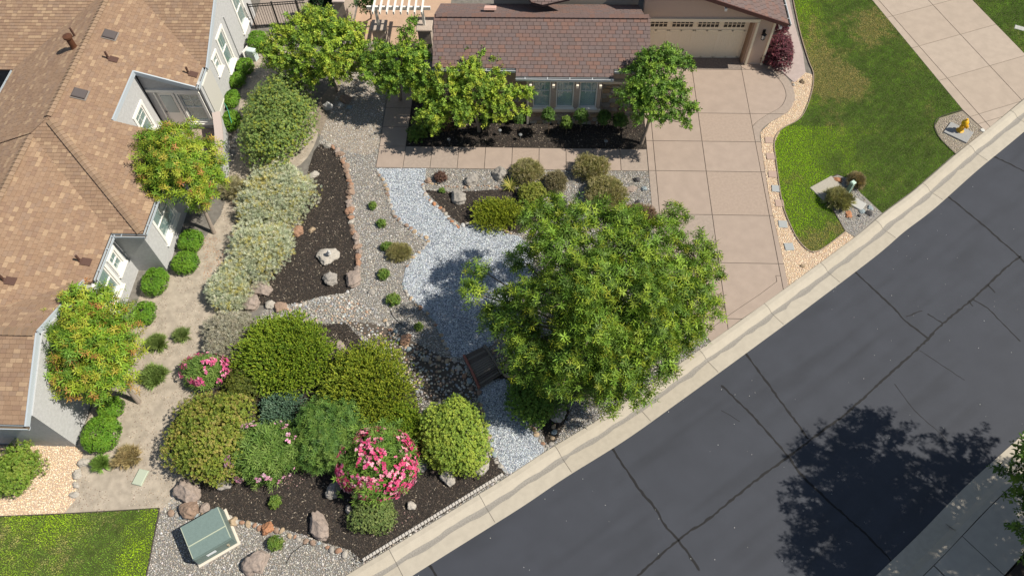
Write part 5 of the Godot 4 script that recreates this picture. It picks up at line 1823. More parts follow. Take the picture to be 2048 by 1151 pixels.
	tree("garden_tree", "bright green tree with upright shoots left of the bay window", Vector3(-2.64, 0, -23.97), [Vector4(-4.37, 1.95, -23.06, 0.69), Vector4(-4.85, 2.15, -23.83, 0.53), Vector4(-3.71, 2.55, -23.57, 0.78), Vector4(-2.66, 2.75, -23.82, 0.85), Vector4(-1.60, 2.55, -23.60, 0.62), Vector4(-0.77, 2.35, -23.89, 0.40), Vector4(-3.18, 2.15, -23.05, 0.69), Vector4(-1.91, 2.15, -23.07, 0.60), Vector4(-2.92, 2.95, -24.81, 0.50), Vector4(-4.03, 2.95, -25.33, 0.30), Vector4(-1.87, 2.95, -25.23, 0.30), Vector4(-3.07, 3.15, -25.74, 0.25), Vector4(-1.63, 2.75, -24.59, 0.38), Vector4(-0.38, 2.50, -23.73, 0.30), Vector4(-4.34, 3.00, -24.43, 0.35), Vector4(-3.46, 3.10, -24.18, 0.40), Vector4(-1.27, 2.20, -23.03, 0.40), Vector4(-4.44, 1.50, -22.80, 0.40), Vector4(-4.94, 1.70, -23.09, 0.35), Vector4(-0.54, 2.00, -23.15, 0.25), Vector4(-2.41, 3.10, -25.43, 0.25)], "broad", 160.0, 0.2, maple, 0.075, 0.1)
	tree("garden_tree", "dense green tree beside the driveway in front of the garage", Vector3(4.66, 0, -23.34), [Vector4(4.66, 3.30, -24.67, 0.75), Vector4(5.51, 3.30, -24.84, 0.62), Vector4(6.30, 3.10, -24.92, 0.35), Vector4(4.08, 3.10, -24.28, 0.53), Vector4(4.67, 3.00, -23.51, 0.88), Vector4(5.59, 2.80, -23.59, 0.69), Vector4(6.12, 2.60, -22.85, 0.50), Vector4(3.87, 2.70, -23.23, 0.62), Vector4(4.45, 2.50, -22.81, 0.62), Vector4(5.31, 2.40, -22.64, 0.50), Vector4(6.23, 2.20, -22.40, 0.28), Vector4(5.30, 3.50, -25.21, 0.38)], "broad", 165.0, 0.2, [Color(0.119, 0.231, 0.035), Color(0.161, 0.287, 0.039), Color(0.091, 0.175, 0.031), Color(0.210, 0.329, 0.042)], 0.07, 0.1)
	var pistache := [Color(0.169, 0.304, 0.030), Color(0.121, 0.230, 0.027), Color(0.243, 0.344, 0.030), Color(0.324, 0.378, 0.041)]
	var rust := [Color(0.42, 0.25, 0.06), Color(0.38, 0.32, 0.05), Color(0.42, 0.19, 0.07), Color(0.36, 0.36, 0.04)]
	tree("pistache_tree", "rusty tipped green tree by the entry porch of the grey house", Vector3(-13.38, 0, -18.06), [Vector4(-15.19, 3.00, -20.13, 0.67), Vector4(-15.11, 2.80, -18.88, 0.67), Vector4(-14.29, 3.20, -20.10, 0.73), Vector4(-13.94, 3.20, -18.81, 0.92), Vector4(-13.33, 2.80, -19.69, 0.85), Vector4(-12.91, 2.40, -19.01, 0.67), Vector4(-13.34, 2.40, -18.36, 0.79), Vector4(-14.44, 2.60, -18.30, 0.67), Vector4(-12.85, 2.20, -19.97, 0.37), Vector4(-13.29, 1.70, -18.30, 0.43), Vector4(-13.86, 3.20, -20.91, 0.30), Vector4(-14.78, 3.20, -20.76, 0.30)], "narrow", 140.0, 0.22, pistache, 0.075, 0.0, rust, "", 0.6)
	tree("pistache_tree", "rusty tipped green tree against the gable end of the grey house", Vector3(-14.29, 0, -10.46), [Vector4(-16.33, 2.80, -12.03, 0.69), Vector4(-15.65, 3.00, -12.62, 0.75), Vector4(-15.15, 2.80, -12.95, 0.62), Vector4(-14.49, 2.40, -12.49, 0.69), Vector4(-16.27, 2.60, -11.08, 0.69), Vector4(-15.08, 3.20, -11.26, 1.00), Vector4(-14.40, 2.60, -11.40, 0.94), Vector4(-13.93, 2.20, -11.43, 0.50), Vector4(-15.60, 2.40, -10.35, 0.69), Vector4(-14.67, 2.40, -10.37, 0.81), Vector4(-14.04, 2.00, -10.48, 0.56), Vector4(-15.43, 2.00, -9.99, 0.38), Vector4(-16.70, 2.70, -11.68, 0.38), Vector4(-14.98, 1.40, -10.08, 0.38)], "narrow", 145.0, 0.22, pistache, 0.08, 0.0, rust, "", 0.6)
	var far := []
	for q in [[0, 4.3, 0, 1.9], [-2.2, 2.0, -0.3, 0.85], [-1.9, 4.0, 0.8, 1.3], [1.8, 4.2, 0.3, 1.4], [0.5, 4.5, -2.0, 1.4], [-1.0, 4.4, -1.6, 1.2], [-0.6, 4.1, 2.0, 1.4], [1.4, 4.0, 2.0, 1.3], [-2.6, 3.7, -0.6, 0.8], [-1.7, 3.6, 2.4, 0.9], [0.0, 3.9, 3.2, 1.1], [0.3, 5.6, 0.0, 1.2], [-2.0, 3.8, 1.6, 0.8], [2.6, 3.9, -1.2, 1.0], [3.2, 4.3, 0.5, 1.6], [3.0, 4.5, -1.5, 1.3], [3.6, 4.2, 2.5, 1.5], [2.0, 5.2, 1.0, 1.6], [-2.3, 2.0, 0.9, 0.8], [-0.2, 4.0, -2.9, 0.7]]:
		far.append(Vector4(16.9 + q[0] * 1.15, q[1] + 1.6, -6.6 + q[2] * 1.15, q[3] * 1.1))
	tree("street_tree", "dark green street tree at the right edge beyond the far pavement", Vector3(16.9, 0.02, -6.8), far, "broad", 44.0, 0.27, [Color(0.06, 0.125, 0.02), Color(0.085, 0.16, 0.024), Color(0.12, 0.20, 0.028)], 0.13, 0.2)
	tree("laurel_tree", "small dark leaved tree in the patio left of the pergola", Vector3(-8.59, 0, -31.64), [Vector4(-8.49, 1.70, -30.59, 0.40), Vector4(-8.14, 1.40, -30.68, 0.35), Vector4(-8.21, 2.00, -30.72, 0.40)], "broad", 80.0, 0.24, [Color(0.05, 0.11, 0.022), Color(0.075, 0.14, 0.025)], 0.04, 0.1)
	for q in [["slim blue green conifer behind the yellow green tree, left of two", [-11.25, -31.83, 0.38, 0.17, 1.90]], ["slim blue green conifer behind the yellow green tree, right of two", [-10.74, -32.09, 0.25, 0.11, 1.60]]]:
		shrub("dwarf_conifer", q[0], q[1], "juniper", [Color(0.035, 0.085, 0.04), Color(0.05, 0.11, 0.05)], "conifers behind the yellow green tree")


# ---------------------------------------------------------------- shrubs and small plants
func shrubs() -> void:
	var silver := [Color(0.466, 0.513, 0.358), Color(0.590, 0.636, 0.482), Color(0.543, 0.574, 0.420), Color(0.700, 0.700, 0.559), Color(0.559, 0.513, 0.186)]
	shrub("silver_shrub", "silver green shrub mound beside the dark mulch, topmost of three", [-11.08, -19.74, 1.52, 1.72, 1.00], "silver", silver, "", 0.0, 0.26)
	shrub("silver_shrub", "silver green shrub mound in the middle of the grey row", [-11.06, -16.91, 1.25, 1.40, 1.00], "silver", silver, "", 0.0, 0.26)
	shrub("silver_shrub", "yellowing silver green shrub at the lower end of the grey row", [-11.93, -15.15, 0.82, 1.09, 0.85], "silver", silver, "", 0.0, 0.26)
	shrub("silver_shrub", "pale ash grey shrub left of the golden juniper", [-11.42, -13.11, 0.98, 1.02, 0.80], "silver", [Color(0.42, 0.40, 0.32), Color(0.52, 0.50, 0.41), Color(0.34, 0.32, 0.25)])
	var gold := [Color(0.186, 0.295, 0.040), Color(0.274, 0.383, 0.044), Color(0.350, 0.438, 0.048), Color(0.230, 0.339, 0.040)]
	shrub("juniper_mound", "golden green juniper mound below the pebble creek", [-9.07, -12.22, 1.80, 1.64, 1.25], "juniper", gold, "", 0.0, 0.3)
	shrub("juniper_mound", "yellow green juniper mound beside the river pebbles", [-5.90, -11.02, 1.64, 1.65, 1.25], "juniper", [Color(0.251, 0.329, 0.044), Color(0.339, 0.405, 0.048), Color(0.416, 0.459, 0.056), Color(0.198, 0.274, 0.040)], "", 0.0, 0.3)
	shrub("juniper_mound", "small green juniper between the red oleander and the round bush", [-4.60, -9.64, 0.84, 0.81, 0.90], "juniper", gold, "", 0.0, 0.3)
	shrub("juniper_mound", "flat golden juniper at the edge of the winding path", [-1.59, -19.07, 1.16, 0.76, 0.55], "juniper", [Color(0.285, 0.339, 0.040), Color(0.372, 0.416, 0.048), Color(0.219, 0.285, 0.040)], "", 0.0, 0.3)
	shrub("dark_mound", "dark olive mound between the pink oleander and the golden juniper", [-10.47, -11.14, 0.65, 0.77, 0.80], "round", [Color(0.065, 0.091, 0.018), Color(0.091, 0.117, 0.021), Color(0.124, 0.143, 0.023)])
	shrub("blue_juniper", "small blue green juniper between the larger shrubs", [-8.92, -10.19, 0.71, 0.71, 0.60], "juniper", [Color(0.112, 0.203, 0.128), Color(0.150, 0.255, 0.173), Color(0.195, 0.300, 0.210)])
	shrub("round_shrub", "large round olive shrub beside the bare earth", [-11.01, -8.97, 1.37, 1.69, 1.50], "round", [Color(0.132, 0.186, 0.028), Color(0.186, 0.240, 0.031), Color(0.248, 0.279, 0.046), Color(0.295, 0.264, 0.070)])
	shrub("round_shrub", "clipped round light green bush left of the lower path", [-2.61, -9.20, 1.16, 1.41, 1.40], "round", [Color(0.194, 0.290, 0.043), Color(0.261, 0.359, 0.050), Color(0.320, 0.398, 0.057)])
	shrub("round_shrub", "dark green clipped bush under the big tree beside the lower path", [0.05, -10.84, 0.99, 1.08, 1.30], "round", [Color(0.078, 0.163, 0.023), Color(0.109, 0.202, 0.028), Color(0.139, 0.232, 0.031)])
	shrub("feathery_shrub", "feathery dark green shrub between the two oleanders", [-6.94, -9.18, 1.27, 1.34, 1.30], "feather", [Color(0.074, 0.155, 0.032), Color(0.108, 0.203, 0.038), Color(0.142, 0.230, 0.041)], "", 0.0, 0.22)
	shrub("clipped_shrub", "small round grey green bush in front of the red oleander", [-5.17, -6.56, 0.72, 0.61, 0.75], "box", [Color(0.154, 0.210, 0.063), Color(0.210, 0.266, 0.084), Color(0.119, 0.175, 0.049)])
	var ol := [Color(0.098, 0.182, 0.036), Color(0.137, 0.234, 0.044), Color(0.182, 0.273, 0.065)]
	var o := shrub("oleander", "oleander with few pale pink blossoms in front of the olive shrub", [-9.12, -8.50, 1.16, 1.04, 1.10], "sword", ol, "", 0.0, 0.25)
	blossoms(o, 1.32, 1.05, 1.26, 200, 0.08, [Color(0.62, 0.30, 0.45), Color(0.72, 0.48, 0.58)], Vector3(-0.5, 0.4, 0.3).normalized(), 12)
	o = shrub("oleander", "oleander covered in deep pink blossoms near the kerb", [-5.11, -8.10, 1.17, 1.30, 1.50], "sword", [Color(0.14, 0.25, 0.04), Color(0.18, 0.29, 0.045), Color(0.10, 0.19, 0.035)], "", 0.0, 0.5)
	blossoms(o, 1.28, 1.14, 1.66, 900, 0.09, [Color(0.58, 0.07, 0.19), Color(0.66, 0.13, 0.29), Color(0.50, 0.04, 0.14), Color(0.72, 0.34, 0.42)], Vector3.ZERO, 90)
	o = shrub("oleander", "small pink flowering bush beside the bare earth strip", [-11.96, -11.57, 0.77, 0.66, 0.75], "sword", ol)
	blossoms(o, 0.84, 0.64, 0.92, 300, 0.075, [Color(0.62, 0.14, 0.30), Color(0.72, 0.28, 0.42), Color(0.55, 0.08, 0.22)], Vector3.ZERO, 40)
	shrub("tall_shrub", "tall loose olive green shrub beside the grey house", [-11.52, -23.66, 1.60, 2.78, 2.20], "loose", [Color(0.135, 0.216, 0.054), Color(0.189, 0.270, 0.074), Color(0.243, 0.317, 0.095), Color(0.270, 0.317, 0.047), Color(0.115, 0.189, 0.041)], "", 0.0, 0.24)
	# clipped balls along the grey house
	var box := [Color(0.088, 0.206, 0.016), Color(0.119, 0.250, 0.020), Color(0.150, 0.281, 0.025)]
	var row := [["nearest the iron fence", [-13.96, -29.65, 0.50, 0.58, 0.60]], ["just below the pale utility box", [-14.16, -27.78, 0.43, 0.52, 0.55]], ["touching the shrub by the tall grey wall", [-14.35, -26.87, 0.41, 0.48, 0.50]], ["with yellow flecks beside the parapet", [-14.28, -25.58, 0.35, 0.56, 0.55]], ["with the green hose at the curved parapet", [-13.99, -24.18, 0.43, 0.60, 0.60]],
		["half covered in fallen rusty leaves", [-14.10, -17.46, 0.51, 0.55, 0.55]], ["in the jog of the grey wall, squarish", [-14.04, -16.36, 0.54, 0.52, 0.60]], ["below the projecting grey wall corner", [-14.99, -15.42, 0.51, 0.65, 0.65]], ["right of the lower rusty tipped tree", [-14.98, -14.00, 0.42, 0.52, 0.60]], ["shaded under the lower rusty tipped tree", [-15.06, -10.09, 0.46, 0.44, 0.60]], ["at the lower corner of the grey house", [-15.05, -9.07, 0.66, 0.68, 0.75]]]
	for q in row:
		shrub("boxwood", "clipped green boxwood " + q[0], q[1], "box", box, "clipped boxwoods along the grey house", 0.25, 0.08)
	shrub("green_shrub", "leafy green shrub in the pink gravel at the left edge", [-17.58, -7.69, 0.85, 0.93, 0.90], "round", [Color(0.126, 0.217, 0.028), Color(0.168, 0.266, 0.035), Color(0.217, 0.280, 0.049)], "", 0.0, 0.3)
	# the bed between walkway and big tree
	var straw := [Color(0.324, 0.297, 0.121), Color(0.405, 0.365, 0.176), Color(0.257, 0.257, 0.095), Color(0.459, 0.405, 0.230)]
	shrub("straw_shrub", "straw green shrub behind the yellow yucca", [-0.39, -21.35, 0.69, 0.63, 0.75], "silver", straw)
	shrub("straw_shrub", "small dull straw shrub right of the yucca", [0.86, -20.87, 0.47, 0.56, 0.60], "silver", [Color(0.26, 0.23, 0.13), Color(0.32, 0.28, 0.17)])
	shrub("straw_shrub", "rounded straw green shrub at the walkway's edge", [2.38, -21.55, 0.73, 0.59, 0.80], "silver", straw)
	shrub("straw_shrub", "larger straw green shrub above the big tree's crown", [2.94, -20.21, 0.88, 0.81, 0.80], "silver", straw)
	shrub("straw_shrub", "pinkish brown shrub half under the big tree beside the driveway", [4.20, -19.06, 0.87, 0.53, 0.60], "silver", [Color(0.30, 0.20, 0.15), Color(0.36, 0.25, 0.19), Color(0.25, 0.19, 0.11)])
	shrub("straw_shrub", "yellow green filler shrub between the yucca and the big tree", [-0.16, -20.22, 0.63, 0.55, 0.60], "loose", [Color(0.17, 0.20, 0.03), Color(0.21, 0.23, 0.04)])
	var y := thing("yucca", "spiky yellow striped yucca in the front bed", "plant", Vector3(-1.09, 0, -20.73))
	var b := Builder.new()
	for i in 46:
		var a := i * 2.4
		var up := 0.15 + 1.1 * (1.0 - i / 46.0) * 0.9
		var d := Vector3(cos(a), up, sin(a)).normalized()
		b.tint = [Color(0.30, 0.29, 0.06), Color(0.38, 0.34, 0.10), Color(0.22, 0.25, 0.05)][i % 3]
		leaf(b, Vector3(0, 0.06, 0), d, rng.randf_range(0.4, 0.55), 0.05, Vector3(-d.x * 0.2, 1, -d.z * 0.2).normalized())
	part("leaves", b.done(), leaf_mat("yucca leaf"), y)
	shrub("dark_succulent", "dark red brown succulent clump near the walkway", [-4.15, -21.12, 0.30, 0.32, 0.30], "loose", [Color(0.07, 0.035, 0.03), Color(0.11, 0.06, 0.045)], "", 0.0, 0.2, "plant")
	shrub("barberry", "dark purple red barberry bush at the garage corner", [11.40, -28.77, 0.71, 1.11, 1.30], "round", [Color(0.09, 0.022, 0.035), Color(0.14, 0.035, 0.055), Color(0.19, 0.06, 0.075), Color(0.06, 0.018, 0.025)])
	shrub("barberry", "smaller purple barberry behind the larger one beside the garage wall", [11.91, -30.74, 0.39, 0.18, 0.80], "round", [Color(0.09, 0.022, 0.035), Color(0.14, 0.035, 0.055)])
	# rose standards and low shrubs along the bay
	var rose := [Color(0.065, 0.13, 0.025), Color(0.09, 0.17, 0.03), Color(0.055, 0.10, 0.022)]
	for q in [["in front of the left pair of bay windows", Vector3(0.49, 0, -23.81), 0.32, 1.1], ["in front of the middle bay window, brighter leaves", Vector3(1.30, 0, -23.85), 0.30, 0.62], ["in front of the right bay window", Vector3(1.93, 0, -23.99), 0.34, 0.85], ["left of the bay wall corner", Vector3(-0.83, 0, -24.00), 0.26, 0.7], ["at the right end of the bay", Vector3(2.97, 0, -24.19), 0.33, 0.6], ["near the stone veneer by the driveway tree", Vector3(3.69, 0, -24.08), 0.36, 0.5], ["beside the trunk of the upright shooting tree", Vector3(-2.32, 0, -23.86), 0.22, 0.6]]:
		var t := thing("rose_standard", "small leafy rose standard " + q[0], "plant", q[1], 0.0, "rose standards along the bay")
		b = Builder.new()
		b.tube([Vector3(0, -0.03, 0), Vector3(0.02, q[3] * 0.5, 0), Vector3(0, q[3], 0)], [0.022, 0.018, 0.014], 6)
		part("stem", b.done(), mat("bark", Color(0.16, 0.115, 0.08), 0.9, "fine", 0.4), t)
		var head := Node3D.new()
		head.name = "crown"
		t.add_child(head)
		head.position = Vector3(0, q[3] - 0.18, 0)
		dome(head, q[2], q[2], q[2] * 2.0, "loose", rose if q[3] != 0.62 else [Color(0.14, 0.22, 0.035), Color(0.11, 0.18, 0.03)], 0.0, 0.25)
	shrub("bed_shrub", "low green plant at the corner of walkway and front bed", [-5.39, -23.62, 0.45, 0.51, 0.50], "loose", mid_greens())
	shrub("bed_shrub", "low green plant beneath the upright shooting tree", [-4.75, -24.09, 0.50, 0.45, 0.50], "loose", mid_greens())
	shrub("bed_shrub", "bronze leaved shrub below the upright shooting tree", [-4.07, -24.17, 0.59, 0.37, 0.50], "loose", [Color(0.12, 0.075, 0.045), Color(0.16, 0.10, 0.06), Color(0.08, 0.09, 0.03)])
	# young plants in the gravel
	for q in [["topmost in the grey gravel", [-6.91, -19.52, 0.19, 0.22, 0.25]], ["second from the top in the grey gravel, paler", [-6.41, -18.61, 0.21, 0.22, 0.25]], ["touching the straw coloured cushion", [-6.03, -17.41, 0.29, 0.23, 0.28]], ["below the straw coloured cushion", [-6.01, -16.07, 0.26, 0.27, 0.30]], ["with the irrigation hose", [-5.49, -14.89, 0.31, 0.28, 0.32]], ["at the end of the irrigation hose", [-4.39, -13.74, 0.19, 0.19, 0.22]], ["in the dark mulch below the oleander", [-8.55, -6.94, 0.22, 0.25, 0.30]], ["near the transformer box and brown boulder", [-8.26, -5.61, 0.28, 0.25, 0.35]], ["beside the grey rock in the island bed", [-4.04, -20.43, 0.15, 0.16, 0.15]]]:
		shrub("young_plant", "young green cushion plant " + q[0], q[1], "loose", mid_greens(), "young plants in the gravel", 0.0, 0.2, "plant")
	shrub("straw_cushion", "straw coloured cushion plant in the grey gravel", [-5.51, -17.13, 0.49, 0.46, 0.35], "silver", [Color(0.27, 0.25, 0.10), Color(0.33, 0.30, 0.14)], "", 0.0, 0.15, "plant")
	# tufts
	for q in [["beside the left utility pad, dark centred", [12.62, -20.15, 0.52, 0.53, 0.50], Color(0.42, 0.40, 0.20)], ["behind the green utility pedestal", [13.58, -21.16, 0.36, 0.43, 0.45], Color(0.42, 0.34, 0.20)], ["right of the lower rusty tipped tree", [-14.18, -12.77, 0.38, 0.33, 0.35], Color(0.208, 0.288, 0.080)], ["on the bare earth near the ash grey shrub", [-13.37, -13.16, 0.30, 0.24, 0.25], Color(0.224, 0.304, 0.096)], ["above the leaning trunk on bare earth", [-13.91, -11.40, 0.44, 0.38, 0.40], Color(0.208, 0.304, 0.080)], ["left of the dry tuft on bare earth", [-14.82, -8.07, 0.26, 0.30, 0.30], Color(0.192, 0.320, 0.064)], ["dry and brownish on bare earth", [-13.95, -8.33, 0.42, 0.35, 0.35], Color(0.400, 0.320, 0.160)], ["pale, beside the upper silver shrub", [-13.00, -20.24, 0.51, 0.55, 0.50], Color(0.432, 0.400, 0.240)]]:
		shrub("grass_tuft", "grass tuft " + q[0], q[1], "grass", [q[2], q[2] * 1.3, q[2] * 0.75], "grass tufts", 0.0, 0.2, "grass")


func mid_greens() -> Array:
	return [Color(0.085, 0.16, 0.026), Color(0.12, 0.20, 0.03), Color(0.15, 0.21, 0.04)]


# ---------------------------------------------------------------- rocks
func rocks() -> void:
	var list := [
		[[-8.39, -16.93, 0.41], 0.95, 0.3, "pale", "pale flat boulder with small stones on it in the dark mulch"], [[-8.07, -15.83, 0.30], 1.0, 0.32, "grey", "rounded grey boulder below the pale flat one"], [[-7.23, -15.85, 0.30], 1.15, 0.36, "mauve", "brownish boulder at the end of the rust stone border"],
		[[-9.82, -18.16, 0.23], 1.1, 0.26, "rust", "rust and white boulder beside the silver shrub"], [[-9.31, -18.25, 0.12], 1.2, 0.15, "tan", "small tan stone right of the rust and white boulder"], [[-9.75, -21.25, 0.26], 0.6, 0.14, "pale", "flat pale stone at the top of the dark mulch"],
		[[-10.78, -15.30, 0.34], 1.15, 0.42, "mauve", "large rust sided boulder below the silver shrubs"], [[-11.06, -14.70, 0.39], 0.9, 0.4, "mauve", "large grey brown boulder at the left end of the creek"], [[-10.29, -14.60, 0.18], 1.0, 0.22, "pale", "small pale boulder between two brown ones"], [[-9.88, -14.52, 0.23], 1.0, 0.24, "brown", "brown boulder at the head of the creek"], [[-10.81, -16.06, 0.22], 0.7, 0.2, "mauve", "low mauve stone under the silver shrub's edge"],
		[[-3.33, -20.08, 0.34], 0.9, 0.36, "grey", "grey boulder alone in the island bed"], [[-2.76, -21.01, 0.30], 0.85, 0.34, "grey", "pointed dark grey boulder above the island bed"], [[-1.59, -21.39, 0.37], 0.8, 0.36, "grey", "big grey boulder beside the yucca"], [[-4.68, -21.00, 0.15], 0.9, 0.16, "brown", "small brown stone at the bend of the path top"],
		[[-11.57, -7.19, 0.41], 0.95, 0.5, "mauve", "large lichen spotted boulder beside the transformer"], [[-11.33, -6.62, 0.33], 0.85, 0.4, "brown", "angular brown boulder touching the transformer's stones"], [[-10.89, -6.68, 0.17], 0.8, 0.2, "mauve", "small mauve stone right of the angular brown boulder"], [[-10.44, -7.51, 0.24], 0.9, 0.32, "grey", "grey boulder below the large olive shrub"], [[-6.61, -7.37, 0.32], 0.7, 0.38, "grey", "dark leaning boulder left of the red oleander"], [[-6.96, -6.21, 0.45], 0.65, 0.42, "mauve", "wide pinkish boulder in the lower mulch"], [[-8.75, -4.96, 0.39], 1.0, 0.4, "mauve", "rust topped boulder at the lower edge of the gravel"], [[-8.65, -6.07, 0.21], 0.9, 0.25, "terracotta", "round orange brown boulder on the mulch border"], [[-9.83, -6.28, 0.15], 1.0, 0.2, "tan", "round tan stone right of the transformer"],
		[[-2.81, -7.92, 0.26], 0.9, 0.36, "pale", "pale boulder under the round light green bush"], [[-1.69, -8.42, 0.31], 1.1, 0.4, "pale", "tall pale boulder right of the round light green bush"], [[-3.82, -8.33, 0.24], 0.9, 0.3, "grey", "shaded grey boulder between the red oleander and the round bush"], [[-3.97, -6.95, 0.15], 0.9, 0.22, "pale", "small pale boulder right of the red oleander"], [[-5.99, -6.73, 0.13], 1.4, 0.25, "grey", "grey stone left of the small round bush"],
		[[0.90, -10.39, 0.30], 1.0, 0.4, "pale", "lichen grey boulder under the big tree by the kerb"], [[4.05, -20.66, 0.26], 0.7, 0.14, "mauve", "flat mauve stone in gravel left of the driveway"], [[4.61, -20.72, 0.13], 0.9, 0.12, "blue", "small blue green stone left of the driveway"], [[4.34, -21.22, 0.15], 0.8, 0.15, "dark", "small dark stone near the walkway and driveway corner"], [[4.31, -19.93, 0.17], 0.6, 0.14, "dark", "narrow dark stone beside the driveway edge"],
		[[-4.82, -13.20, 0.19], 1.3, 0.2, "rust", "reddish brown boulder in the dry creek"], [[-6.41, -15.28, 0.12], 1.0, 0.12, "grey", "small grey stone on the gravel rise"], [[-7.25, -12.85, 0.25], 0.6, 0.2, "mauve", "low mauve boulder between the two big junipers"],
		[[12.50, -27.32, 0.14], 1.0, 0.18, "tan", "round tan rock in the pink gravel by the driveway curve"], [[12.01, -27.15, 0.09], 0.8, 0.1, "pale", "small pale rock at the side path's end"], [[10.69, -16.87, 0.10], 1.0, 0.1, "tan", "small yellow rock in the pink gravel near the kerb"],
		[[13.00, -19.49, 0.21], 0.6, 0.1, "terracotta", "flat orange stone below the grass tuft in the utility bed"], [[12.94, -21.37, 0.21], 0.6, 0.12, "terracotta", "flat orange stone above the left utility pad"], [[12.86, -19.82, 0.13], 0.9, 0.12, "tan", "small buff stone under the grass tuft"], [[13.61, -19.68, 0.13], 1.0, 0.1, "blue", "blue grey cobble in the utility bed"], [[13.86, -19.58, 0.12], 1.0, 0.12, "dark", "black stone in the utility bed"], [[13.99, -19.87, 0.13], 0.8, 0.1, "blue", "pale blue flat stone right of the utility cover"], [[13.43, -19.42, 0.08], 1.0, 0.09, "dark", "small dark pebble in the utility bed"],
		[[-9.75, -25.32, 0.14], 1.6, 0.42, "quartz", "upright pale violet quartz rock in the granite fines"], [[-9.21, -25.49, 0.12], 1.0, 0.14, "white", "small white rock pile beside the quartz rock"], [[-8.79, -25.36, 0.14], 0.9, 0.14, "blue", "pale blue grey rock right of the white rocks"], [[-9.01, -25.85, 0.28], 0.8, 0.26, "brown", "brown rounded rock behind the white rocks"],
	]
	for i in list.size():
		var q: Array = list[i]
		boulder(q[0][0], q[0][1], q[0][2], q[0][2] * q[1], q[2], q[3], q[4], i, "boulder", (i * 1.37))
	for k in 3:   # the little stack on the pale boulder
		var p = Vector3(-8.31, 0.3, -16.90)
		place("stacked_stone", pebble_round(k), tinted("white", ROCK_COLOURS["white"]), "small pale stone stacked on the flat boulder", "stone", "stones stacked on the flat boulder", Transform3D(Basis(Vector3.UP, k).scaled_local(Vector3(0.11 - k * 0.02, 0.05, 0.085 - k * 0.015)), p + Vector3(0.02 * k, 0.03 + 0.075 * k, 0.01)))
	stone_line("border_rock", "rust and mauve rock in the border right of the dark mulch bed", "border rocks of the upper mulch bed", pv([-9.41, -22.95, -8.99, -22.72, -8.62, -22.19, -8.30, -21.42, -8.02, -20.71, -8.00, -20.02, -7.84, -19.22, -7.64, -18.44, -7.39, -17.80, -7.17, -17.18, -7.13, -16.57, -7.11, -16.13]), 0.15, ["rust", "mauve", "brown", "brown", "mauve", "rust", "pale"], 0.8, 0.25)
	stone_line("path_stone", "small rounded stone along the left edge of the blue gravel path", "stones along the left path edge", pv([-6.96, -21.44, -6.56, -20.88, -6.27, -19.92, -5.98, -19.12, -5.32, -18.48, -4.77, -18.16, -4.39, -17.86, -4.51, -17.56, -4.76, -17.20, -5.01, -16.81, -5.17, -16.49]), 0.075, ["tan", "pale", "grey", "brown", "pale"], 1.15, 0.5)
	stone_line("path_stone", "small rounded stone along the lower left edge of the upper path", "stones along the lower left path edge", pv([-5.21, -15.70, -4.98, -15.19, -4.65, -14.86, -4.21, -14.42, -3.84, -14.09, -3.56, -13.55, -3.32, -12.98, -3.10, -12.52]), 0.075, ["tan", "rust", "grey", "pale", "blue"], 1.25, 0.5)
	stone_line("path_stone", "small rounded stone between the path and the island mulch bed", "stones along the island bed", pv([-4.92, -20.77, -4.70, -20.09, -4.33, -19.74, -3.94, -19.43, -3.59, -18.96, -3.24, -18.52, -2.94, -18.66, -2.53, -18.77, -2.00, -18.68, -1.47, -18.48, -0.94, -18.18]), 0.075, ["tan", "pale", "brown", "white", "terracotta"], 1.05, 0.35)
	stone_line("path_stone", "rounded stone along the left edge of the lower path", "stones along the lower path's left edge", pv([-1.92, -10.82, -1.84, -10.53, -1.35, -8.87, -1.16, -8.52, -0.98, -8.26]), 0.085, ["blue", "pale", "tan"], 1.3, 0.3)
	stone_line("path_stone", "rounded stone along the right edge of the lower path", "stones along the lower path's right edge", pv([-0.07, -9.91, 0.15, -9.59, 0.29, -9.33, 0.47, -9.14, 0.64, -9.20, 0.78, -9.56, 0.78, -9.94]), 0.085, ["blue", "grey", "tan", "rust"], 1.2, 0.3)
	stone_line("creek_stone", "rounded river stone lining the dry creek near the footbridge", "stones lining the dry creek", pv([-5.73, -14.05, -5.29, -13.62, -4.93, -12.99, -4.52, -12.68, -4.03, -12.42, -3.55, -12.35, -3.00, -12.36, -2.61, -12.10, -2.30, -11.60, -1.99, -11.11, -1.92, -10.82]), 0.085, ["tan", "brown", "pale", "grey", "rust", "blue"], 1.25, 1.3)
	stone_line("creek_stone", "shaded river stone right of the footbridge", "shaded stones right of the footbridge", pv([-1.53, -12.85, -1.26, -13.07, -0.96, -12.76, -1.04, -12.34, -0.93, -11.94, -1.05, -11.69]), 0.08, ["tan", "brown", "grey", "blue"], 1.0, 0.9)
	stone_line("bed_stone", "rounded stone between the lower mulch and the gravel", "stones along the lower mulch bed", pv([-12.03, -6.52, -11.57, -6.37, -11.00, -6.46, -10.50, -6.61, -10.17, -6.49, -9.61, -6.26, -9.26, -6.18, -8.22, -6.02, -7.51, -5.75, -7.09, -5.68, -6.58, -5.58, -6.23, -5.44, -5.79, -5.25]), 0.09, ["tan", "pale", "grey", "blue", "rust", "brown"], 1.1, 0.5)
	stone_line("bed_stone", "small stone on the lower rim of the upper mulch bed", "stones below the upper mulch bed", pv([-9.33, -14.60, -8.86, -14.74, -8.40, -14.94, -7.93, -15.08, -7.45, -15.19, -7.29, -15.42]), 0.06, ["pale", "grey", "white"], 1.15, 0.6)
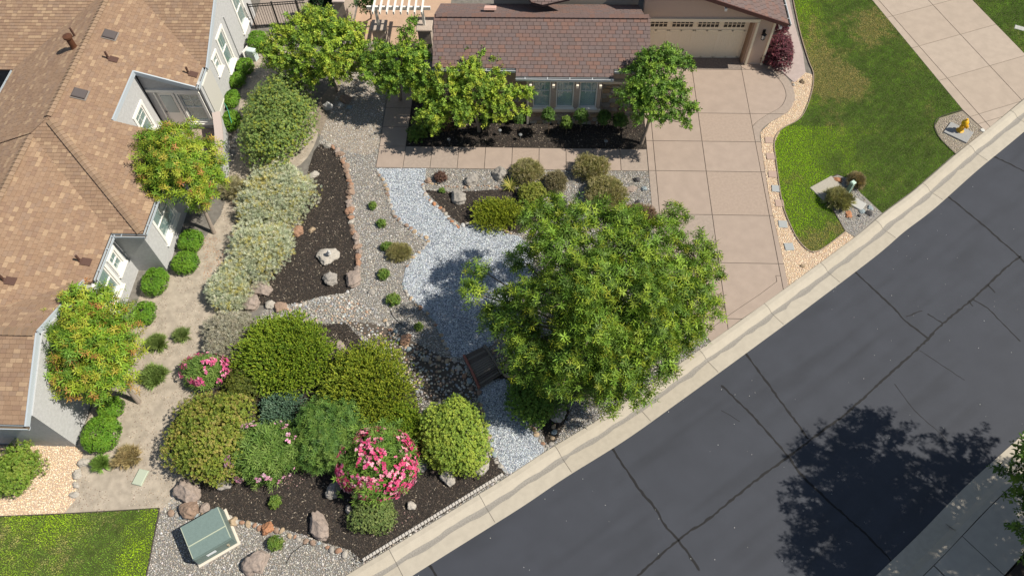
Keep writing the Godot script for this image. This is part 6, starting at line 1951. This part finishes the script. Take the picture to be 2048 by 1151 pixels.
	stone_line("house_stone", "pale rubble stone at the foot of the curved parapet", "rubble at the parapet", pv([-13.58, -23.80, -13.64, -23.24, -13.64, -22.64, -13.65, -22.11, -13.60, -21.70]), 0.13, ["pale", "grey", "pale"], 0.8, 0.4)
	stone_line("house_stone", "flat pale stone between the pink gravel and the bare earth", "stones at the pink gravel", pv([-15.51, -8.15, -15.56, -7.62, -15.50, -7.10, -15.49, -6.68]), 0.15, ["pale"], 1.15, 0.2)
	stone_line("bed_stone", "small stone in the border above the island bed", "stones above the island bed", pv([-4.64, -20.89, -4.16, -20.78, -3.61, -20.68, -3.07, -20.69, -2.43, -20.76, -1.89, -20.77, -1.56, -20.61]), 0.06, ["pale", "tan", "brown"], 1.2, 0.5)


# ---------------------------------------------------------------- small built things
func fixtures() -> void:
	var b := Builder.new()
	# row of small pale edging blocks along the kerb
	var t := thing("block_edging", "row of small pale edging blocks along the kerb", "edging", Vector3.ZERO)
	var pale := mat("edging block", Color(0.50, 0.47, 0.44), 0.9, "fine", 0.3)
	b.bevel_box(Vector3.ZERO, Vector3(0.105, 0.12, 0.1), 0.02)
	var block := b.done()
	var c := Curve2D.new()
	for p in smooth_line(pv([-5.31, -5.09, -0.85, -8.07]), 0.3):
		c.add_point(p)
	var along := 0.06
	while along < c.get_baked_length():
		var p := c.sample_baked(along)
		part("block", block, pale, t, Transform3D(Basis(Vector3.UP, 0.64 + rng.randf_range(-0.08, 0.08)), Vector3(p.x - 0.06, 0.03 + rng.randf_range(-0.008, 0.008), p.y - 0.08)))
		along += 0.118
	# footbridge
	var bridge := thing("footbridge", "small dark wooden footbridge with red rails over the dry creek", "bridge", Vector3.ZERO)
	var q := pv([-2.53, -12.58, -1.89, -12.95, -1.19, -11.79, -1.88, -11.27])
	var a0 := q[0]; var b0 := q[1]; var b1 := q[2]; var a1 := q[3]
	var wood := [mat("wet plank", Color(0.13, 0.105, 0.09), 0.7, "speckle", 0.4, 0.4), mat("grey plank", Color(0.22, 0.19, 0.16), 0.75, "speckle", 0.4, 0.4)]
	var red := mat("red rail", Color(0.32, 0.12, 0.09), 0.65, "fine", 0.4)
	var n := 15
	for i in n:
		var u0 := float(i) / n
		var u1 := (i + 0.86) / n
		var lift := 0.07 + 0.10 * sin((u0 + 0.03) * PI)
		var ring := []
		for y in [lift - 0.035, lift]:
			for e in [a0.lerp(a1, u1), b0.lerp(b1, u1), b0.lerp(b1, u0), a0.lerp(a1, u0)]:
				ring.append(Vector3(e.x, y + 0.02, e.y))
		b = Builder.new()
		b.hexa(ring)
		part("deck_plank", b.done(), wood[rng.randi() % 2], bridge)
	for side in [[a0, a1, -1.0], [b0, b1, 1.0]]:
		b = Builder.new()
		var d: Vector2 = (side[1] - side[0]).normalized()
		var s = Vector2(-d.y, d.x) * side[2] * -0.06
		var path := []
		var radii := []
		for i in 9:
			var p: Vector2 = side[0].lerp(side[1], i / 8.0) + s
			path.append(Vector3(p.x, 0.13 + 0.12 * sin(i / 8.0 * PI), p.y))
			radii.append(0.055)
		b.tube(path, radii, 4)
		part("rail", b.done(), red if side[2] < 0 else wood[1], bridge)
	# transformer on its pad
	var green := mat("transformer green", Color(0.17, 0.235, 0.225), 0.5, "soft", 0.8, 0.0, "stain", 0.9)
	var tf := thing("transformer", "grey green pad mounted transformer box with a small white label", "utility box", Vector3(0, 0, 0))
	var base := pv([-10.60, -4.86, -9.74, -5.47, -9.65, -5.69])
	var fa := pv([-10.58, -4.88])[0]
	var fb := pv([-9.65, -5.50])[0]
	var dx := (fb - fa).normalized()
	var dz := Vector2(dx.y, -dx.x)
	var bx := Basis(Vector3(dx.x, 0, dx.y), Vector3.UP, Vector3(-dz.x, 0, -dz.y))
	var w := 1.28
	var depth := 1.22
	var mid := fa + dx * w / 2 + dz * depth / 2
	var o := Vector3(mid.x, 0, mid.y)
	b = Builder.new()
	b.bevel_box(o + Vector3(0, 0.05, 0), Vector3(w + 0.14, 0.1, depth + 0.14), 0.03, bx)
	part("pad", b.done(), mat("pale pad", Color(0.66, 0.60, 0.52), 0.9, "fine", 0.4), tf)
	b = Builder.new()
	var rings := []
	for k in [[0.1, 0.0, 0.0], [0.66, 0.0, 0.02], [0.75, 0.03, 0.04]]:
		var ring := []
		for e in [[-1, 1], [1, 1], [1, -1], [-1, -1]]:
			ring.append(o + bx * Vector3(e[0] * (w / 2 - k[1]), k[0] - (0.07 if e[1] > 0 and k[0] > 0.2 else 0.0), e[1] * (depth / 2 - k[2])))
		rings.append(ring)
	for m in 2:
		for i in 4:
			var j := (i + 1) % 4
			b.quad(rings[m][i], rings[m + 1][i], rings[m + 1][j], rings[m][j])
	b.quad(rings[2][0], rings[2][3], rings[2][2], rings[2][1])
	part("cabinet", b.done(), green, tf)
	b = Builder.new()
	b.box(o + bx * Vector3(0, 0.715, depth * 0.12), Vector3(w - 0.05, 0.03, 0.035), bx.rotated(bx.x, 0.06))
	part("lid_seam", b.done(), mat("seam", Color(0.38, 0.42, 0.33), 0.6), tf)
	b = Builder.new()
	b.box(o + bx * Vector3(-0.12, 0.42, depth / 2 - 0.003), Vector3(0.3, 0.15, 0.012), bx)
	part("label", b.done(), mat("white label", Color(0.70, 0.74, 0.78), 0.5), tf)
	b = Builder.new()
	b.box(o + bx * Vector3(0, 0.37, depth / 2 - 0.012), Vector3(w * 0.94, 0.5, 0.016), bx)
	part("door", b.done(), mat("transformer door", Color(0.155, 0.215, 0.20), 0.5, "soft", 0.8), tf)
	b = Builder.new()
	b.box(o + bx * Vector3(0.42, 0.36, depth / 2 + 0.004), Vector3(0.07, 0.13, 0.035), bx)
	b.lathe(o + bx * Vector3(0.42, 0.31, depth / 2 + 0.03), [[0.0, -0.03], [0.02, -0.025], [0.02, 0.025], [0.0, 0.03]], 8)
	part("latch", b.done(), mat("worn steel", Color(0.34, 0.30, 0.22), 0.5), tf)
	for k in [-0.5, 0.5]:
		b = Builder.new()
		b.box(o + bx * Vector3(k, 0.69, depth * 0.12 - 0.03), Vector3(0.12, 0.03, 0.05), bx)
		part("hinge", b.done(), mat("seam", Color(0.38, 0.42, 0.33), 0.6), tf)
	b = Builder.new()
	for k in [-1.0, 1.0]:
		b.box(o + bx * Vector3(k * (w / 2 - 0.02), 0.70, 0.0), Vector3(0.022, 0.03, depth - 0.1), bx.rotated(bx.x, 0.06))
	part("lid_flange", b.done(), mat("seam", Color(0.38, 0.42, 0.33), 0.6), tf)
	# hydrant
	var yellow := mat("hydrant yellow", Color(0.72, 0.40, 0.012), 0.38)
	var hp := Vector3(18.88, 0, -24.29)
	var hy := thing("fire_hydrant", "yellow fire hydrant on a concrete pad beside the neighbour's driveway", "hydrant", hp)
	b = Builder.new()
	b.lathe(Vector3.ZERO, [[0.16, 0.04], [0.17, 0.06], [0.17, 0.10], [0.115, 0.12], [0.11, 0.5], [0.15, 0.51], [0.15, 0.55]], 22)
	part("barrel", b.done(), yellow, hy)
	b = Builder.new()
	b.lathe(Vector3.ZERO, [[0.15, 0.55], [0.14, 0.6], [0.115, 0.66], [0.07, 0.71], [0.045, 0.72], [0.045, 0.78], [0.03, 0.79], [0.0, 0.79]], 22)
	part("bonnet", b.done(), yellow, hy)
	for k in [[Vector3(0.75, 0, 0.66), 0.075, 0.2], [Vector3(-0.66, 0, 0.75), 0.055, 0.17], [Vector3(0.66, 0, -0.75), 0.055, 0.17]]:
		b = Builder.new()
		var dir: Vector3 = k[0].normalized()
		b.lathe(Vector3(0, 0.41, 0), [[k[1], 0.06], [k[1], k[2] - 0.03], [k[1] * 1.25, k[2] - 0.03], [k[1] * 1.25, k[2]], [0.02, k[2] + 0.01], [0.02, k[2] + 0.035], [0.0, k[2] + 0.035]], 14, Basis(dir.cross(Vector3.UP), dir, Vector3.UP))
		part("outlet", b.done(), yellow, hy)
	b = Builder.new()
	for k in 10:
		for y in [[0.11, 0.145], [0.56, 0.128]]:
			b.lathe(Vector3(cos(k * TAU / 10) * y[1], y[0], sin(k * TAU / 10) * y[1]), [[0.014, -0.01], [0.014, 0.014], [0.0, 0.016]], 6)
	part("flange_bolts", b.done(), mat("worn steel", Color(0.34, 0.30, 0.22), 0.5), hy)
	b = Builder.new()
	b.bevel_box(Vector3(0, 0.03, 0), Vector3(1.05, 0.09, 0.8), 0.012)
	place("concrete_pad", b.done(), mat("pad grey", Color(0.34, 0.345, 0.35), 0.9, "fine", 0.4, 0.3, "stain", 0.9), "grey concrete pad beneath the yellow hydrant", "pad", "", Transform3D(Basis(Vector3.UP, deg_to_rad(-38)), Vector3(18.81, 0, -24.20)))
	b = Builder.new()
	b.lathe(Vector3.ZERO, [[0.1, -0.02], [0.1, 0.04], [0.085, 0.055], [0.0, 0.06]], 18)
	place("valve_cover", b.done(), mat("white cap", Color(0.48, 0.48, 0.46), 0.6), "round white valve cover near the hydrant", "cover", "", Transform3D(Basis.IDENTITY, Vector3(19.92, 0, -24.37)))
	# utility bed
	b = Builder.new()
	b.bevel_box(Vector3(0, 0.02, 0), Vector3(1.25, 0.07, 0.85), 0.02)
	place("utility_pad", b.done(), mat("pad tan", Color(0.43, 0.40, 0.35), 0.9, "fine", 0.4, 0.3, "stain", 0.9), "weathered concrete utility cover left of the grass tuft", "cover", "", Transform3D(Basis(Vector3.UP, deg_to_rad(33)), Vector3(12.40, 0, -20.89)))
	b = Builder.new()
	b.bevel_box(Vector3(0, 0.03, 0), Vector3(0.62, 0.09, 0.48), 0.02)
	place("utility_pad", b.done(), mat("pad pale grey", Color(0.45, 0.45, 0.44), 0.9, "fine", 0.4), "smooth pale grey utility cover right of the grass tuft", "cover", "", Transform3D(Basis(Vector3.UP, deg_to_rad(-40)), Vector3(13.47, 0, -20.07)))
	var ped := thing("utility_pedestal", "slim pale green utility pedestal between the grass tufts", "utility box", Vector3(13.23, 0, -20.72), deg_to_rad(35))
	b = Builder.new()
	b.box(Vector3(0, 0.28, 0), Vector3(0.17, 0.6, 0.15))
	part("body", b.done(), mat("pedestal green", Color(0.22, 0.32, 0.28), 0.5), ped)
	b = Builder.new()
	b.bevel_box(Vector3(0, 0.63, 0), Vector3(0.2, 0.1, 0.18), 0.03)
	part("cap", b.done(), mat("pedestal cap", Color(0.44, 0.58, 0.50), 0.5), ped)
	# stepping stones beside the drive
	for k in [["pinkish square stepping stone by the drive, topmost", Vector3(10.34, 0, -23.61), 0], ["second square stepping stone by the drive, pinkish", Vector3(10.26, 0, -22.66), 0], ["pinkish square stepping stone, third along the drive", Vector3(10.19, 0, -21.63), 0], ["blue grey square stepping stone beside the lawn edging, upper", Vector3(10.22, 0, -20.83), 1], ["pinkish square stepping stone between two blue grey ones", Vector3(10.24, 0, -20.04), 0], ["blue grey square stepping stone beside the lawn's narrow tip", Vector3(10.21, 0, -18.94), 1], ["blue grey square stepping stone nearest the kerb", Vector3(10.28, 0, -17.81), 1]]:
		b = Builder.new()
		b.bevel_box(Vector3(0, 0.02, 0), Vector3(0.36, 0.06, 0.36), 0.01)
		place("stepping_stone", b.done(), mat("step blue", Color(0.36, 0.38, 0.39), 0.9, "fine", 0.4) if k[2] == 1 else mat("step pink", Color(0.42, 0.31, 0.26), 0.9, "fine", 0.4), k[0], "paving stone", "stepping stones along the drive", Transform3D(Basis(Vector3.UP, rng.randf_range(-0.1, 0.1)), k[1]))
	# lawn edging strips
	var strip := mat("bender board", Color(0.30, 0.24, 0.19), 0.85, "fine", 0.3)
	edging("lawn_edging", "thin brown edging board curving between lawn and pink gravel", pv([13.07, -34.18, 12.99, -32.58, 12.95, -30.49, 13.00, -28.81, 13.06, -27.84, 12.71, -26.50, 12.00, -25.05, 10.97, -24.26, 10.56, -23.49, 10.45, -22.17, 10.36, -20.23, 10.46, -19.18, 10.70, -18.16, 11.08, -17.60, 11.53, -17.68, 12.72, -18.63]), 0.06, 0.035, strip)
	edging("bed_edging", "dark edging curving round the hydrant bed", pv([19.39, -25.60, 18.25, -25.14, 17.87, -24.61, 17.89, -23.88, 18.33, -22.92]), 0.05, 0.03, mat("dark edging", Color(0.06, 0.05, 0.045), 0.85))
	edging("bed_edging", "dark edging along the left of the utility bed", pv([12.69, -18.66, 12.33, -19.95, 11.81, -20.85, 12.38, -21.36, 13.00, -21.68]), 0.04, 0.03, mat("dark edging", Color(0.06, 0.05, 0.045), 0.85))
	edging("lawn_edging", "dark edging between the lower left lawn and the earth", pv([-18.39, -6.20, -15.60, -6.39, -12.45, -6.66]), 0.04, 0.03, mat("dark edging", Color(0.06, 0.05, 0.045), 0.85))
	edging("lawn_edging", "dark edging between the lower left lawn and the gravel", pv([-12.43, -6.66, -12.35, -5.78, -12.24, -4.45]), 0.04, 0.03, mat("dark edging", Color(0.06, 0.05, 0.045), 0.85))
	edging("bed_edging", "low pale edging across the top of the granite fines", pv([-9.27, -27.63, -8.23, -27.61, -7.22, -27.49]), 0.07, 0.05, mat("edging block", Color(0.50, 0.47, 0.44), 0.9, "fine", 0.3))
	# hoses and boxes
	b = Builder.new()
	b.tube([Vector3(-5.66, 0.02, -14.67), Vector3(-5.48, 0.02, -14.27), Vector3(-5.17, 0.02, -13.94), Vector3(-4.82, 0.02, -13.69), Vector3(-4.51, 0.02, -13.54)], [0.014, 0.014, 0.014, 0.014, 0.014], 6)
	place("drip_hose", b.done(), mat("black hose", Color(0.02, 0.02, 0.02), 0.5), "black drip hose between two young plants in the gravel", "hose")
	b = Builder.new()
	b.tube([Vector3(-7.83, 0.02, -4.98), Vector3(-7.71, 0.02, -5.34), Vector3(-7.40, 0.02, -5.60), Vector3(-6.95, 0.02, -5.68)], [0.012, 0.012, 0.012, 0.012], 6)
	place("drip_hose", b.done(), mat("black hose", Color(0.02, 0.02, 0.02), 0.5), "black drip hose in the gravel near the lower boulder", "hose")
	b = Builder.new()
	b.tube([Vector3(-14.51, 0.4, -25.16), Vector3(-14.28, 0.55, -24.81), Vector3(-14.08, 0.6, -24.45), Vector3(-13.90, 0.64, -24.04), Vector3(-13.74, 0.62, -23.69)], [0.016, 0.016, 0.016, 0.016, 0.016], 6)
	place("garden_hose", b.done(), mat("green hose", Color(0.05, 0.30, 0.20), 0.45), "green garden hose hanging over a boxwood by the parapet", "hose")
	b = Builder.new()
	b.bevel_box(Vector3(0, 0.03, 0), Vector3(0.36, 0.09, 0.55), 0.02)
	place("irrigation_box", b.done(), mat("pale green lid", Color(0.42, 0.47, 0.38), 0.7, "soft", 0.5), "pale green irrigation box lid in the bare earth", "cover", "", Transform3D(Basis(Vector3.UP, deg_to_rad(-12)), Vector3(-13.38, 0, -7.68)))
	var ub := thing("utility_cabinet", "pale blue utility meter box beside the tall grey wall", "utility box", Vector3(-13.97, 0, -28.59), deg_to_rad(-15))
	b = Builder.new()
	b.bevel_box(Vector3(0, 0.3, 0), Vector3(0.4, 0.62, 0.3), 0.03)
	part("body", b.done(), mat("meter box", Color(0.48, 0.57, 0.58), 0.5), ub)
	b = Builder.new()
	b.box(Vector3(-0.32, 0.28, 0.02), Vector3(0.04, 0.56, 0.5))
	part("side_panel", b.done(), mat("white panel", Color(0.70, 0.68, 0.66), 0.6), ub)
	# garden stake lights in the front bed
	for k in [["right of the rose standards", Vector3(3.05, 0, -23.16)], ["below the middle of the bay", Vector3(-0.75, 0, -23.49)], ["under the upright shooting tree", Vector3(-1.68, 0, -23.74)], ["near the left walkway corner", Vector3(-3.93, 0, -23.16)]]:
		var l := thing("path_light", "small metal path light in the front bed " + k[0], "lamp", k[1], 0.0, "path lights in the front bed")
		b = Builder.new()
		b.tube([Vector3(0, -0.05, 0), Vector3(0, 0.32, 0)], [0.012, 0.012], 6)
		part("stake", b.done(), mat("brushed steel", Color(0.17, 0.18, 0.19), 0.45), l)
		b = Builder.new()
		b.lathe(Vector3(0, 0.32, 0), [[0.03, -0.06], [0.035, 0.0], [0.085, 0.0], [0.07, 0.025], [0.0, 0.05]], 14)
		part("shade", b.done(), mat("brushed steel", Color(0.17, 0.18, 0.19), 0.45), l)
	b = Builder.new()
	b.bevel_box(Vector3(0, 0.02, 0), Vector3(0.7, 0.06, 0.32), 0.02)
	place("meter_lid", b.done(), mat("pad pale grey", Color(0.45, 0.45, 0.44), 0.9, "fine", 0.4), "pale meter lid in the lawn at the upper right corner", "cover", "", Transform3D(Basis(Vector3.UP, deg_to_rad(-25)), Vector3(23.88, 0, -31.25)))
